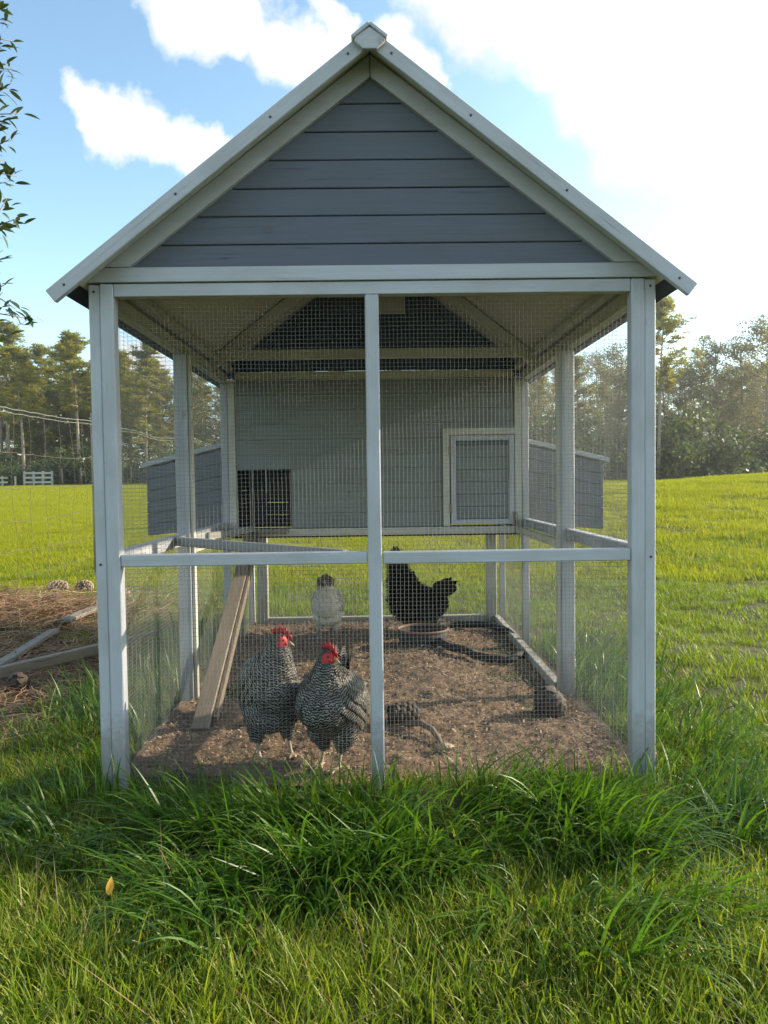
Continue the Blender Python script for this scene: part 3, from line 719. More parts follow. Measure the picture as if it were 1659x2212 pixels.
    if P.get('comb'):
        k_ = P['comb']; prof = [(-.026,.012),(-.034,.026),(-.024,.027),(-.022,.040),(-.012,.030),(-.006,.048),(.004,.033),(.011,.047),(.017,.030),(.025,.037),(.028,.022),(.036,.020),(.036,.004),(.022,.010),(.0,.017),(-.014,.016)]
        bm = bmesh.new(); a = [bm.verts.new((x*k_, -.0028, .006+(z-.006)*k_)) for x, z in prof]; b = [bm.verts.new((x*k_, .0028, .006+(z-.006)*k_)) for x, z in prof]
        bm.faces.new(a); bm.faces.new(b[::-1])
        for i in range(len(a)): bm.faces.new((a[i], b[i], b[(i+1)%len(a)], a[(i+1)%len(a)]))
        bmesh.ops.triangulate(bm, faces=[f for f in bm.faces if len(f.verts) > 4]); bmesh.ops.bevel(bm, geom=[e for e in bm.edges if len(e.link_faces) == 2 and e.calc_face_angle(0) > .8], offset=.0012, segments=1, affect='EDGES')
        obj('comb', bm_mesh('comb', bm, True), root, H, M_comb)
        for s in (-1, 1):
            W_ = Acc(); ell(W_, (.022, s*.010, -.032), (.009,.0045,.019)); ell(W_, (.016, s*.013, -.016), (.008,.005,.010)); obj('wattle', W_.mesh('wattle', True), root, H, M_comb)
            W_ = Acc(); ell(W_, (-.004, s*.0205, -.010), (.007,.004,.012)); ell(W_, (.020, s*.0170, -.006), (.010,.004,.008)); obj('ear_lobe', W_.mesh('ear_lobe', True), root, H, M_comb)
    return root
B_barred = body_mat('barred_hen_skin', (.045,.047,.052), (.42,.32,.20), (.50,.012,.018))
B_pale = body_mat('pale_hen_skin', (.25,.21,.17), (.16,.15,.13), (.10,.05,.035))
B_black = body_mat('black_hen_skin', (.009,.009,.010), (.05,.045,.04), (.05,.012,.012))
PA = dict(ells=[((-.025,0,.235),(.150,.086,.100),50),((.040,0,.250),(.074,.074,.088),62),((-.10,0,.165),(.072,.066,.065),20),((.0,0,.155),(.085,.085,.06),10)],
    neck=[(.02,0,.25,.080),(.055,0,.31,.060),(.068,.002,.365,.041),(.078,.004,.410,.029)], head_yaw=62, head_pitch=-14,
    legs=[((.0,-.045,.13),(.015,-.048,0)),((.005,.045,.13),(.03,.058,0))], tail=((-.13,0,.19),(-.9,0,.55),.12,14,.5), comb=1.05, mat=MP['barred'], bmat=B_barred, nf=3400)
make_hen('barred black and white hen standing tall behind the mesh, nearest the leaning ramp', (-.372,.225,.010), R(-62), PA, 1.03)
PB = dict(ells=[((-.02,0,.215),(.150,.100,.108),36),((.055,0,.235),(.078,.078,.085),55),((-.10,0,.215),(.080,.070,.070),10),((-.05,0,.155),(.095,.085,.06),0)],
    neck=[(.03,0,.24,.078),(.060,.01,.295,.058),(.065,.02,.350,.040),(.070,.030,.392,.029)], head_yaw=76, head_pitch=-12,
    legs=[((.0,-.042,.12),(.01,-.036,0)),((.0,.042,.12),(.02,.032,0))], tail=((-.150,-.05,.23),(-.50,-.42,1),.18,40,.5), tailcurl=.12, tailw=.034, comb=.98, mat=MP['barred'], bmat=B_barred, nf=3400)
make_hen('barred black and white hen with raised tail, right beside the white centre post', (-.158,.115,.010), R(-114), PB, 1.0)
PC = dict(ells=[((-.02,0,.225),(.135,.092,.100),38),((.035,0,.225),(.075,.082,.088),55),((-.08,0,.17),(.07,.072,.06),10),((-.0,0,.15),(.08,.088,.06),0)],
    neck=[(.02,0,.25,.074),(.045,0,.31,.060),(.055,0,.355,.052),(.060,0,.395,.044)], head_yaw=8, head_pitch=-22, faceamt=.4, headmat=MP['darkhead'], headr=.058,
    legs=[((.0,-.045,.12),(.01,-.052,0)),((.0,.045,.12),(.01,.052,0))], tail=((-.12,0,.22),(-.8,0,.6),.10,12,.5), mat=MP['pale'], bmat=B_pale, nf=3000, lift=.10)
make_hen('pale buff hen with dark brown head standing at the far end of the run', (-.305,2.22,.012), R(-93), PC, .96)
PD = dict(ells=[((-.03,0,.165),(.145,.095,.095),18),((.040,0,.185),(.082,.080,.090),45),((-.125,0,.175),(.070,.062,.065),10),((-.01,0,.11),(.09,.08,.055),0)],
    neck=[(.03,0,.22,.082),(.070,0,.31,.066),(.085,0,.40,.052),(.092,0,.478,.036)], head_yaw=12, head_pitch=-6, faceamt=.3, headmat=MP['black'], headr=.05,
    legs=[((.0,-.04,.09),(.01,-.05,0)),((.0,.04,.09),(.03,.05,0))], tail=((-.150,0,.21),(-.60,0,.95),.185,110,.75), tailcurl=.75, tailspread=2.4, tailw=.058, comb=0, mat=MP['black'], bmat=B_black, nf=3800, lift=.5, curl=1.1)
make_hen('black hen with curled frizzled feathers standing behind the rubber tub', (.215,2.42,.012), R(163), PD, 1.06)

# ------------------------------------------------------------------ things on the run floor
def pine_cone(label, loc, rot, ln=.095, rad=.036, m=M_cone, group='fallen pine cones', open_=1.0):
    A = Acc(); ell(A, (0,0,0), (ln*.46, rad*.34, rad*.34))
    n = 62
    for i in range(n):
        t = (i+.5)/n; x = (t-.5)*ln; rr = rad*.30*math.sin(math.pi*min(1, .12+t*.86))**.6
        a = i*2.39996; L_ = rad*(.98 if t < .85 else .6)*open_*(math.sin(math.pi*min(1,.15+.8*t))**.4); w_ = rad*.40
        o_ = np.array([x, rr*math.cos(a), rr*math.sin(a)]); dr = np.array([.55, math.cos(a), math.sin(a)]); dr /= np.linalg.norm(dr)
        sd = np.array([0,-math.sin(a),math.cos(a)]); nn = np.cross(dr, sd)
        V = [o_-sd*w_*.5, o_+sd*w_*.5, o_+dr*L_*.7+sd*w_, o_+dr*L_*.7-sd*w_, o_+dr*L_+sd*w_*.5+nn*w_*.4, o_+dr*L_-sd*w_*.5+nn*w_*.4, o_+dr*L_*.75+nn*w_*.7]
        A.add(V, [(0,1,2,3),(3,2,4,5),(3,5,6,6),(5,4,6,6),(4,2,6,6)])
    o = obj('pine_cone', A.mesh('pine_cone'), None, Matrix.Translation(loc) @ Euler([R(v) for v in rot]).to_matrix().to_4x4(), m)
    return tag(o, label, 'pine cone', group)
pine_cone('dark open pine cone on the dirt just right of the centre post', (.085,.56,.045), (20,8,25), .125, .052)
pine_cone('large dark pine cone on the dirt against the right side post', (.685,.66,.062), (0,62,40), .135, .062)
pine_cone('grey sun-bleached pine cone on the grass by the field fence', (-2.86,4.45,hz(-2.86,4.45)+.055), (0,10,20), .17, .068, M_conel)
pine_cone('second bleached pine cone beside the first, nearer the coop corner', (-2.56,4.28,hz(-2.56,4.28)+.05), (30,-12,-30), .15, .062, M_conel)
pine_cone('brown pine cone half hidden in the pine straw heap', (-2.42,3.28,hz(-2.42,3.28)+.05), (0,20,70), .13, .055)
pine_cone('dark pine cone in the shade beside the left boards', (-1.70,1.20,hz(-1.7,1.2)+.035), (10,50,100), .12, .052)
pine_cone('bleached pine cone in the grass seen through the left mesh', (-2.05,3.75,hz(-2.05,3.75)+.05), (0,-15,200), .15, .06, M_conel)
tb_ = obj('rubber_tub', None, None) if False else None
# low rubber tub (lathe, open, with a rolled rim)
def lathe(name, prof, n, parent, m, M, lab=None, sq=1.0):
    V = []; F = []
    for r_1, z_1 in prof:
        for k in range(n):
            a = 2*math.pi*k/n; V.append((r_1*math.cos(a), r_1*sq*math.sin(a), z_1))
    for i in range(len(prof)-1):
        for k in range(n): F.append((i*n+k, i*n+(k+1)%n, (i+1)*n+(k+1)%n, (i+1)*n+k))
    return obj(name, npmesh(name, V, F, smooth=True), parent, M, m)
tub = empty('feed_tub', (.262,2.06,.008)); tag(tub, 'low dark rubber feed tub with worn reddish rim on the dirt', 'feed tub')
lathe('bowl', [(.001,.012),(.115,.012),(.128,.02),(.142,.082),(.150,.082),(.138,.014),(.125,.0),(.001,.0)], 40, tub, M_rubber, MW[tub.name])
lathe('rim', [(.139,.080),(.1395,.090),(.146,.0945),(.1535,.090),(.153,.081),(.146,.0785),(.139,.080)], 40, tub, M_clay, MW[tub.name])
# hoop of black rubber hose
hp = []
for i in range(44):
    a = 2*math.pi*i/43*.965+2.4
    x = .575+.255*math.cos(a)*1.0+.10*math.sin(a)*-.6; y = 2.08+.50*math.sin(a); hp.append((x+.01*math.sin(3*a), y, floor_z(min(x,.8), y)+.024+.012*math.sin(a*2)))
tag(tubeobj('rubber_hose', hp, .017, None, M_rubber, 8, (.75,1.35)), 'loop of flat black rubber hose lying right of the tub', 'hose')
tag(tubeobj('stick', [(.10,.50,.03),(.155,.46,.045),(.195,.40,.04),(.215,.33,.025),(.222,.28,.018)], [.013,.012,.011,.010,.006], None, M_stick, 8), 'dark curved stick beside the pine cone near the centre post', 'stick')
bm = bmesh.new(); bmesh.ops.create_icosphere(bm, subdivisions=3, radius=1)
for v_ in bm.verts: v_.co = Vector((v_.co.x*.030, v_.co.y*.018, v_.co.z*.014))*(1+.35*mnoise.noise(v_.co*2.5))
tag(obj('wood_chunk', bm_mesh('wood_chunk', bm), None, Matrix.Translation((.232,.255,.022)), M_stone), 'small pale broken wood chunk at the end of the curved stick', 'wood chunk')

# litter: chips and short straws
def scatter_cards(name, pts, ln, wd, up_j, m, label, cat, curve=0):
    n = len(pts); th = rng.uniform(0, 2*np.pi, n); ph = rng.normal(0, up_j, n)
    d = np.stack([np.cos(th)*np.cos(ph), np.sin(th)*np.cos(ph), np.sin(ph)], 1); s_ = np.stack([-np.sin(th), np.cos(th), rng.normal(0,.35,n)], 1)
    u = np.cross(d, s_); ln = ln[:,None]; wd = wd[:,None]
    segs = 3 if curve else 1; V = []
    for i in range(segs+1):
        t = i/segs-.5; c = pts+d*ln*t+(s_*ln*curve*(t*t)*rng.normal(0,1,(n,1)) if curve else 0)
        V += [c-s_*wd*.5, c+s_*wd*.5]
    V = np.stack(V, 1).reshape(-1,3); k = 2*(segs+1); idx = np.arange(n)[:,None]*k
    F = np.stack([idx+np.array([[2*i,2*i+1,2*i+3,2*i+2]]) for i in range(segs)], 1).reshape(-1,4)
    o = obj(name, npmesh(name, V, F, {'rnd': np.repeat(rng.uniform(0,1,n), k)}), None, None, m)
    return tag(o, label, cat, None, 'stuff')
n = 20000; px_ = rng.uniform(-.84,.86,n); py_ = rng.uniform(.05,2.8,n)
ii = np.clip(((py_-.03)/2.8*(ny_-1)).astype(int),0,ny_-1); jj = np.clip(((px_+.86)/1.74*(nx_-1)).astype(int),0,nx_-1)
pts = np.c_[px_, py_, Z[ii*nx_+jj]+.010+rng.uniform(0,.008,n)]
scatter_cards('floor_litter', pts, rng.uniform(.005,.022,n), rng.uniform(.0015,.006,n), .35, M_chip, 'brown wood chips and straw bits littering the run floor', 'litter')
# pine straw heap and thatch outside on the left
def straw(name, cx, cy, sx, sy, n, zt, label, th0=None):
    x = rng.normal(cx, sx, n); y = rng.normal(cy, sy, n); k = x < -.96; x = x[k]; y = y[k]; n = len(x)
    pts = np.c_[x, y, hgt(x, y)+rng.uniform(0, 1, n)**1.5*zt]
    return scatter_cards(name, pts, rng.uniform(.10,.24,n), rng.uniform(.0022,.0045,n), .16, M_straw, label, 'pine straw', .5)
straw('pine_straw', -2.75, 2.95, .62, .50, 9000, .11, 'heap of orange-brown pine straw under the field fence')
straw('pine_straw', -1.85, 1.65, .60, .60, 6500, .04, 'thin scatter of dead pine needles around the left boards')
b1 = board('timber_plank', (-1.93,1.40,hz(-1.93,1.4)+.03), (-1.98,2.28,hz(-1.98,2.28)+.050), .066, .026, (1,0,.12), None, M_silver, .004); tag(b1, 'grey weathered plank lying flat, nearer of two in line', 'plank', 'weathered planks lying left of the coop')
b2 = board('timber_plank', (-1.985,2.45,hz(-1.98,2.45)+.075), (-1.96,3.30,hz(-1.96,3.3)+.045), .07, .026, (1,0,-.1), None, M_silver, .004); tag(b2, 'pale sunlit plank end poking out of the straw by the corner post', 'plank', 'weathered planks lying left of the coop')
b3 = board('timber_plank', (-1.84,1.30,hz(-1.84,1.3)+.055), (-1.30,2.16,hz(-1.3,2.16)+.06), .055, .032, (.1,0,1), None, M_silver, .004); tag(b3, 'grey weathered plank lying on its edge, in front of the others', 'plank', 'weathered planks lying left of the coop')

def leaf_blade(name, L_, W_, m, M, parent=None, cup=.2):
    V = []; F = []
    st = [0,.2,.45,.7,.9,1]; ww = [.12,.75,1,.8,.35,.02]
    for i, t in enumerate(st):
        for j in (-1,0,1): V.append((t*L_, j*W_*.5*ww[i], abs(j)*W_*cup*ww[i]*.5-.25*L_*t*t))
    for i in range(5):
        for j in range(2): a = i*3+j; F.append((a,a+1,a+4,a+3))
    return obj(name, npmesh(name, V, F, {'rnd': np.full(len(V), .5)}, smooth=True), parent, M, m)
tag(leaf_blade('fallen_leaf', .036, .016, M_yleaf, Matrix.Translation((-.58,-.80,.085)) @ Euler((R(95),R(-80),R(10))).to_matrix().to_4x4()), 'bright yellow-orange fallen leaf caught upright in the long grass', 'leaf')
tag(leaf_blade('fallen_leaf', .05, .035, M_yleaf, Matrix.Translation((.735,-1.04,.055)) @ Euler((R(60),R(-50),R(-20))).to_matrix().to_4x4()), 'small yellow-green leaf in the lawn near the bottom right corner', 'leaf')

# ------------------------------------------------------------------ grass
def blades(P, az, ln, wd, lean, bend, segs=4, rnd=None, twist=None):
    """P (n,3) roots; az heading of the lean; lean = start angle from vertical, bend = angle gained along the blade"""
    n = len(P); d = np.stack([np.cos(az), np.sin(az), 0*az], 1); s_ = np.stack([-np.sin(az), np.cos(az), 0*az], 1)
    if twist is not None: s_ = s_*np.cos(twist)[:,None]+d*np.sin(twist)[:,None]
    c = P.copy(); V = []; 
    for i in range(segs+1):
        t = i/segs; w_ = wd*(1-.15*abs(t-.3))*(1-t**2.2)
        if i == segs: V.append(c)
        else: V += [c-s_*w_[:,None]*.5, c+s_*w_[:,None]*.5]
        a = lean+bend*(t+.5/segs)**1.3; st = ln/segs
        c = c+d*(st*np.sin(a))[:,None]; c[:,2] += st*np.cos(a)
    k = 2*segs+1; V = np.stack(V, 1).reshape(-1,3); idx = np.arange(n)*k
    F = []
    for i in range(segs-1): F.append(np.stack([idx+2*i, idx+2*i+1, idx+2*i+3, idx+2*i+2], 1))
    F.append(np.stack([idx+2*segs-2, idx+2*segs-1, idx+2*segs, idx+2*segs], 1))
    r = rng.uniform(0,1,n) if rnd is None else rnd
    return V, np.vstack(F), np.repeat(r, k)
def tuft(n, rad, lmin, lmax, w0, segs, bend=1.0, lean=.45, flop=0):
    a = rng.uniform(0,2*np.pi,n); r = rad*np.sqrt(rng.uniform(0,1,n))
    P = np.c_[r*np.cos(a), r*np.sin(a), np.full(n,-.01)]
    V, F, rr = blades(P, rng.uniform(0,2*np.pi,n), rng.uniform(lmin,lmax,n), w0*rng.uniform(.6,1.2,n), np.abs(rng.normal(0,lean,n)), np.abs(rng.normal(bend*.6,bend*.5,n)), segs, twist=rng.normal(0,.5,n))
    return V, F, rr
def proto(name, parts, mats):
    A = Acc(); mi = []
    for (V, F, r), k in parts: A.add(V, F, rnd=r); mi += [k]*len(F)
    me = A.mesh(name)
    for m in mats: me.materials.append(m)
    me.polygons.foreach_set('material_index', np.array(mi, dtype=np.int32)); me.update()
    return bpy.data.objects.new(name, me)
def scatter(name, protos, P, rz, scl, label, cat, tilt=None, idx=None):
    n = len(P); me = bpy.data.meshes.new(name); me.vertices.add(n); me.vertices.foreach_set('co', np.asarray(P, np.float32).ravel())
    rot = np.zeros((n,3), np.float32); rot[:,2] = rz
    if tilt is not None: rot[:,0] = tilt[0]; rot[:,1] = tilt[1]
    a = me.attributes.new('rot', 'FLOAT_VECTOR', 'POINT'); a.data.foreach_set('vector', rot.ravel())
    a = me.attributes.new('scl', 'FLOAT', 'POINT'); a.data.foreach_set('value', np.asarray(scl, np.float32))
    a = me.attributes.new('idx', 'INT', 'POINT'); a.data.foreach_set('value', (rng.integers(0, len(protos), n) if idx is None else idx).astype(np.int32))
    o = obj(name, me); tag(o, label, cat, None, 'stuff')
    g = bpy.data.node_groups.new(name, 'GeometryNodeTree')
    g.interface.new_socket('Geometry', in_out='INPUT', socket_type='NodeSocketGeometry'); g.interface.new_socket('Geometry', in_out='OUTPUT', socket_type='NodeSocketGeometry')
    gi = g.nodes.new('NodeGroupInput'); go = g.nodes.new('NodeGroupOutput'); ip = g.nodes.new('GeometryNodeInstanceOnPoints')
    jn = g.nodes.new('GeometryNodeJoinGeometry')
    for p in reversed(protos):
        oi = g.nodes.new('GeometryNodeObjectInfo'); oi.inputs['Object'].default_value = p; oi.inputs['As Instance'].default_value = True
        g.links.new(oi.outputs['Geometry'], jn.inputs[0])
    def na(nm, t):
        x = g.nodes.new('GeometryNodeInputNamedAttribute'); x.data_type = t; x.inputs['Name'].default_value = nm
        return [s for s in x.outputs if s.enabled and s.name == 'Attribute'][0]
    g.links.new(gi.outputs[0], ip.inputs['Points']); g.links.new(jn.outputs[0], ip.inputs['Instance']); ip.inputs['Pick Instance'].default_value = True
    g.links.new(na('idx','INT'), ip.inputs['Instance Index']); g.links.new(na('rot','FLOAT_VECTOR'), ip.inputs['Rotation']); g.links.new(na('scl','FLOAT'), ip.inputs['Scale'])
    g.links.new(ip.outputs[0], go.inputs[0])
    md = o.modifiers.new('scatter', 'NODES'); md.node_group = g
    return o
def wedge(n, y0, y1, pw=1.0, half=.80, pad=1.3):
    """points over the ground in front of the photographer, out to both sides of the view"""
    t = rng.uniform(0,1,n)**pw; y = y0+(y1-y0)*t; hw = (y-CAM_Y)*half+pad
    x = rng.uniform(-1,1,n)*hw
    keep = rng.uniform(0,1,n) < hw/((y1-CAM_Y)*half+pad) if pw == 1.0 else np.ones(n,bool)
    return x[keep], y[keep]
def inside_run(x, y, m=.0): return (np.abs(x) < .90+m) & (y > .02-m) & (y < 2.87+m)
def bare(x, y):
    """0..1 how bare the ground is (straw heap, shaded dirt by the boards)"""
    b = np.exp(-(((x+2.6)/.75)**2+((y-2.75)/.72)**2)*1.1)*1.6+np.exp(-(((x+1.7)/.65)**2+((y-1.35)/.62)**2)*1.0)*1.35
    return np.clip(b, 0, 1)*(x < -.93)
# near lawn: separate fine blades
lawn_p = [proto('lawn_tuft', [(tuft(44, .060, .022, .078, .0038, 4, 1.1, .55), 0), (tuft(5, .055, .02, .07, .0020, 3, 1.2, .9), 1), (tuft(7, .055, .012, .030, .0095, 3, .9, .9), 0)], [M_lawn, M_dry]) for _ in range(6)]
x, y = wedge(27000, -2.35, 7.0, 1.0)
xn = rng.uniform(-2.6,2.6,9000); yn = rng.uniform(-2.35,.6,9000); x = np.r_[x, xn]; y = np.r_[y, yn]
lushk = np.clip(1.2-np.abs(y+.22)/.42,0,1)*np.clip(1.3-np.abs(x)/1.2,0,1)
k = (~inside_run(x, y)) & (rng.uniform(0,1,len(x)) > np.maximum(bare(x,y)*1.05, lushk*.9)); x, y = x[k], y[k]
dn = np.array([mnoise.noise(Vector((a*1.6, b*1.6, 3))) for a, b in zip(x, y)])
k = rng.uniform(-.55,.75,len(x)) < dn+.25*np.array([mnoise.noise(Vector((a*6, b*6, 7))) for a, b in zip(x, y)])+.30+.9*smooth((y-.6)/1.2); x, y, dn = x[k], y[k], dn[k]
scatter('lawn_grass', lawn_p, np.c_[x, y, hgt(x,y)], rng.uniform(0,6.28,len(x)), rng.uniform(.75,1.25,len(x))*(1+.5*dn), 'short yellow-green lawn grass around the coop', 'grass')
# middle lawn
mid_p = [proto('lawn_patch', [(tuft(150, .22, .035, .085, .0060, 3, 1.0, .45), 0), (tuft(5, .22, .02, .06, .004, 2, 1.0, .7), 1)], [M_lawnfar, M_dry]) for _ in range(5)]
x, y = wedge(36000, 4.5, 30, 1.0, .75); 
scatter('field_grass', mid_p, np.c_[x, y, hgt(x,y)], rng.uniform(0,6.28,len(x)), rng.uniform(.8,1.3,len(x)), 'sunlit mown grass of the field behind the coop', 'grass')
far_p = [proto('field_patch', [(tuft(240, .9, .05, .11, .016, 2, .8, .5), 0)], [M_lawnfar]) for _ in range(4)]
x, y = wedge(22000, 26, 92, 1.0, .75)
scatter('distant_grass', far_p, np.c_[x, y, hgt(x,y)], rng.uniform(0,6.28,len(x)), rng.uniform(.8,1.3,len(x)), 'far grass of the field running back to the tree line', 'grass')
# taller weedy blades standing through the foreground lawn
tall_p = [proto('tall_tuft', [(tuft(14, .05, .07, .135, .0042, 5, 1.1, .40), 0), (tuft(2, .04, .10, .2, .002, 4, .7, .5), 1)], [M_lawn, M_dry]) for _ in range(5)]
n = 900; x = rng.uniform(-2.2,2.2,n); y = rng.uniform(-2.2,-.25,n); 
scatter('foreground_grass', tall_p, np.c_[x, y, hgt(x,y)], rng.uniform(0,6.28,n), rng.uniform(.6,1.15,n), 'taller loose blades standing through the foreground lawn', 'grass')
# lush long grass pressed round the foot of the coop
A = Acc()
def lush(n, xr, yr, lmin, lmax, w0, azf, lean=(.35,.3), bend=(1.5,.5), dens=None):
    x = rng.uniform(*xr, n); y = rng.uniform(*yr, n)
    # clumped
    cl = np.array([mnoise.noise(Vector((a*4.5, b*4.5, 9))) for a, b in zip(x, y)]); k = (cl+rng.uniform(-.35,.45,n) > -.12) & ~inside_run(x, y, -.005)
    if dens is not None: k &= rng.uniform(0,1,n) < dens(x, y)
    x, y, cl = x[k], y[k], cl[k]; n = len(x)
    az = azf(x, y)+rng.normal(0,.85,n)+1.8*np.array([mnoise.noise(Vector((a*2.6, b*2.6, 1))) for a, b in zip(x, y)])
    P = np.c_[x, y, hgt(x,y)-.01]
    V, F, r = blades(P, az, rng.uniform(lmin,lmax,n)*(1+.25*cl), w0*rng.uniform(.6,1.25,n), np.clip(rng.normal(*lean,n),.02,1.2), np.clip(rng.normal(*bend,n),.1,2.3), 7, twist=rng.normal(0,.7,n))
    V[:,2] = np.maximum(V[:,2], hgt(V[:,0],V[:,1])+.004)
    A.add(V, F, rnd=r)
cx_ = 0
def tussock(cx, cy, n, rad, lmin, lmax, w0, hd, spread, lean, bend):
    a = rng.uniform(0,2*np.pi,n); r = rad*np.sqrt(rng.uniform(0,1,n)); x = cx+r*np.cos(a); y = cy+r*np.sin(a)*.8
    k = ~inside_run(x, y, -.005); x, y, r, a = x[k], y[k], r[k], a[k]; n = len(x)
    vx = math.cos(hd)+.9*np.cos(a)*r/rad; vy = math.sin(hd)+.9*np.sin(a)*r/rad; az = np.arctan2(vy, vx)+rng.normal(0,spread,n)
    V, F, rr = blades(np.c_[x, y, hgt(x,y)-.01], az, rng.uniform(lmin,lmax,n), w0*rng.uniform(.6,1.3,n), np.clip(rng.normal(lean,.28,n),.03,1.3), np.clip(rng.normal(bend,.5,n),.1,2.3), 8, twist=rng.normal(0,.8,n), rnd=np.clip(rng.normal(rng.uniform(.2,.7),.22,n),0,1))
    base = hgt(V[:,0],V[:,1])+.006; V[:,2] = np.where(V[:,2] < base, base+(base-V[:,2])*.12, V[:,2])
    A.add(V, F, rnd=rr)
for i in range(120):
    cx = rng.uniform(-1.25,1.25); cy = -.12-abs(rng.normal(0,.29))
    if abs(cx) > .7 and (cy < -.5 or rng.uniform() < .5): continue
    hd = math.atan2(-1.0, cx*1.7+rng.normal(0,.9)); far = min(1, abs(cy)/.6)
    nr = (min(1, (abs(cy)-.05)/.25)*.4+.6)*(1 if abs(cx) < .7 else .55)
    tussock(cx, cy, int(rng.uniform(50,120)), rng.uniform(.06,.13), .15*nr, (.42-.14*far)*nr, .0088, hd, .42, rng.uniform(.40,.85), rng.uniform(1.2,1.9))
lush(420, (-1.0,1.0), (-.16,-.02), .08, .21, .0075, lambda x, y: rng.uniform(0,6.28,len(x)), (.12,.12), (.5,.35))
lush(5200, (.895,1.45), (-.5,2.0), .12, .28, .0070, lambda x, y: np.full(len(x), -.35), dens=lambda x, y: np.clip(1.1-(x-.9)/.5, 0, 1))
lush(2600, (-1.9,-.9), (-.75,.75), .08, .20, .0055, lambda x, y: np.full(len(x), 3.6), dens=lambda x, y: np.clip(1.2-np.abs(x+1.2)/.8, 0, 1)*np.clip(1.1-np.abs(y)/.9,0,1))
lush(1800, (-1.35,-.9), (.5,2.4), .10, .26, .0055, lambda x, y: np.full(len(x), 2.9), (.2,.2), (1.0,.5))
lo = obj('long_grass', A.mesh('long_grass'), None, None, M_lush); tag(lo, 'long dark green grass matted round the foot of the coop', 'grass', None, 'stuff')
# a few yellowing stems in the long grass, and sprouts just inside the front mesh
n = 240; x = rng.uniform(-1.6,1.9,n); y = rng.uniform(-1.9,-.05,n)
V, F, r = blades(np.c_[x,y,hgt(x,y)], rng.uniform(0,6.28,n), rng.uniform(.12,.30,n), rng.uniform(.0012,.0028,n), rng.uniform(.3,1.3,n), rng.uniform(.0,.8,n), 5)
A = Acc(); A.add(V, F, rnd=r); tag(obj('dry_stems', A.mesh('dry_stems'), None, None, M_dry), 'thin dry straw-coloured stems lying through the green grass', 'dry grass', None, 'stuff')

for k_ in range(14):
    lx, ly = rng.uniform(-1.3,1.5), rng.uniform(-1.35,-.8)
    tag(leaf_blade('fallen_leaf', rng.uniform(.02,.035), .016, M_bleaf, Matrix.Translation((lx, ly, hz(lx,ly)+rng.uniform(.01,.03))) @ Euler((rng.uniform(-.5,.5),rng.uniform(-.6,.2),rng.uniform(0,6.28))).to_matrix().to_4x4()), 'small dry brown leaf sunk in the foreground lawn', 'leaf', 'dry brown leaves in the foreground lawn')

# ------------------------------------------------------------------ fences
def at_px(x, dist_y): d = pxdir(x, 1042); t = (dist_y-CAM_Y)/d.y; return d.x*t
ff = empty('field_fence', (-2.8,0,0)); tag(ff, 'woven wire field fence with brown posts running back on the left', 'fence')
FX = -2.8
for hgt_, rr, mm in ((1.56,.0028,M_wire),(1.53,.0024,M_wire),(1.22,.0019,M_rust),(.94,.0019,M_rust),(.70,.0019,M_rust),(.45,.0019,M_rust),(.23,.0019,M_rust),(.06,.0024,M_rust)):
    ys_ = np.arange(-1.5, 30, .15); ph = hgt_*9
    pts = [(FX+.010*math.sin(v*2.1+ph), v, hgt_+hz(FX, v)*(.0 if v < 4.5 else 1)*1.0+.012*math.sin(v*1.3+ph)+.004*math.sin(v*20+ph)) for v in ys_]
    tubeobj('wire', pts, rr, ff, mm, 5)
yy = -1.4
while yy < 18:
    pts = [(FX+.010*math.sin(z_*6+yy*3)+.003, yy+.022*math.sin(z_*5.5+yy*7)+.010*math.sin(z_*17+yy), z_+(0 if yy < 4.5 else hz(FX,yy))) for z_ in np.linspace(.03, 1.53, 16)]
    tubeobj('stay_wire', pts, .0014, ff, M_rust, 4); yy += .292
for py in (-.9, 5.55, 9.4, 13.6, 17.8, 22, 26, 30):
    h0 = 0 if py < 4.5 else hz(FX, py)
    A = Acc(); A.add(*tube_np([(FX-.06,py,-.1+h0),(FX-.06,py,.9+h0),(FX-.065,py,1.68+h0)], [.065,.060,.055], 10)); obj('post', A.mesh('post', True), ff, None, M_bark)
# white board fence at the end of the field
wf = empty('board_fence', (at_px(105,58),58,0)); tag(wf, 'short run of white board fence in front of the far trees', 'fence')
M_fw = simple('chalky_white_paint', (.50,.49,.44), (.40,.38,.34), .7, 0, 3)
xa, xb = at_px(53,58), at_px(113,58)
for i in range(4): X_ = at_px(-50,58)+i*1.0; box('post', X_-.06, X_+.06, 57.95, 58.06, hz(X_,58)-.2, hz(X_,58)+.8, wf, M_fw, 'z', 0)
for zz in (.30,.65): board('rail', (at_px(-52,58),57.92,hz(-29,58)+zz), (at_px(18,58),57.92,hz(-27,58)+zz), .13, .04, (0,0,1), wf, M_fw, 0)
for i in range(4):
    X_ = xa+(xb-xa)*i/3; box('post', X_-.07, X_+.07, 57.95, 58.06, hz(X_,58)-.2, hz(X_,58)+1.15, wf, M_fw, 'z', 0)
for i in range(3):
    zz = .28+.36*i; g0, g1 = hz(xa,58), hz(xb,58)
    for a, b in ((0,.33),(.335,.66),(.665,1)): board('rail', (xa+(xb-xa)*a,57.92,g0+(g1-g0)*a+zz), (xa+(xb-xa)*b,57.92,g0+(g1-g0)*b+zz), .15, .04, (0,0,1), wf, M_fw, 0)
pf = empty('post_fence', (at_px(190,58),58,0)); tag(pf, 'long brown post and wire fence along the foot of the far pines', 'fence')
for i in range(34):
    X_ = xb+.8+i*1.75+random.uniform(-.3,.3)
    A = Acc(); A.add(*tube_np([(X_,58,hz(X_,58)-.1),(X_+random.uniform(-.04,.04),58,hz(X_,58)+random.uniform(1.25,1.5))], .065, 6)); obj('post', A.mesh('post'), pf, None, M_bare)
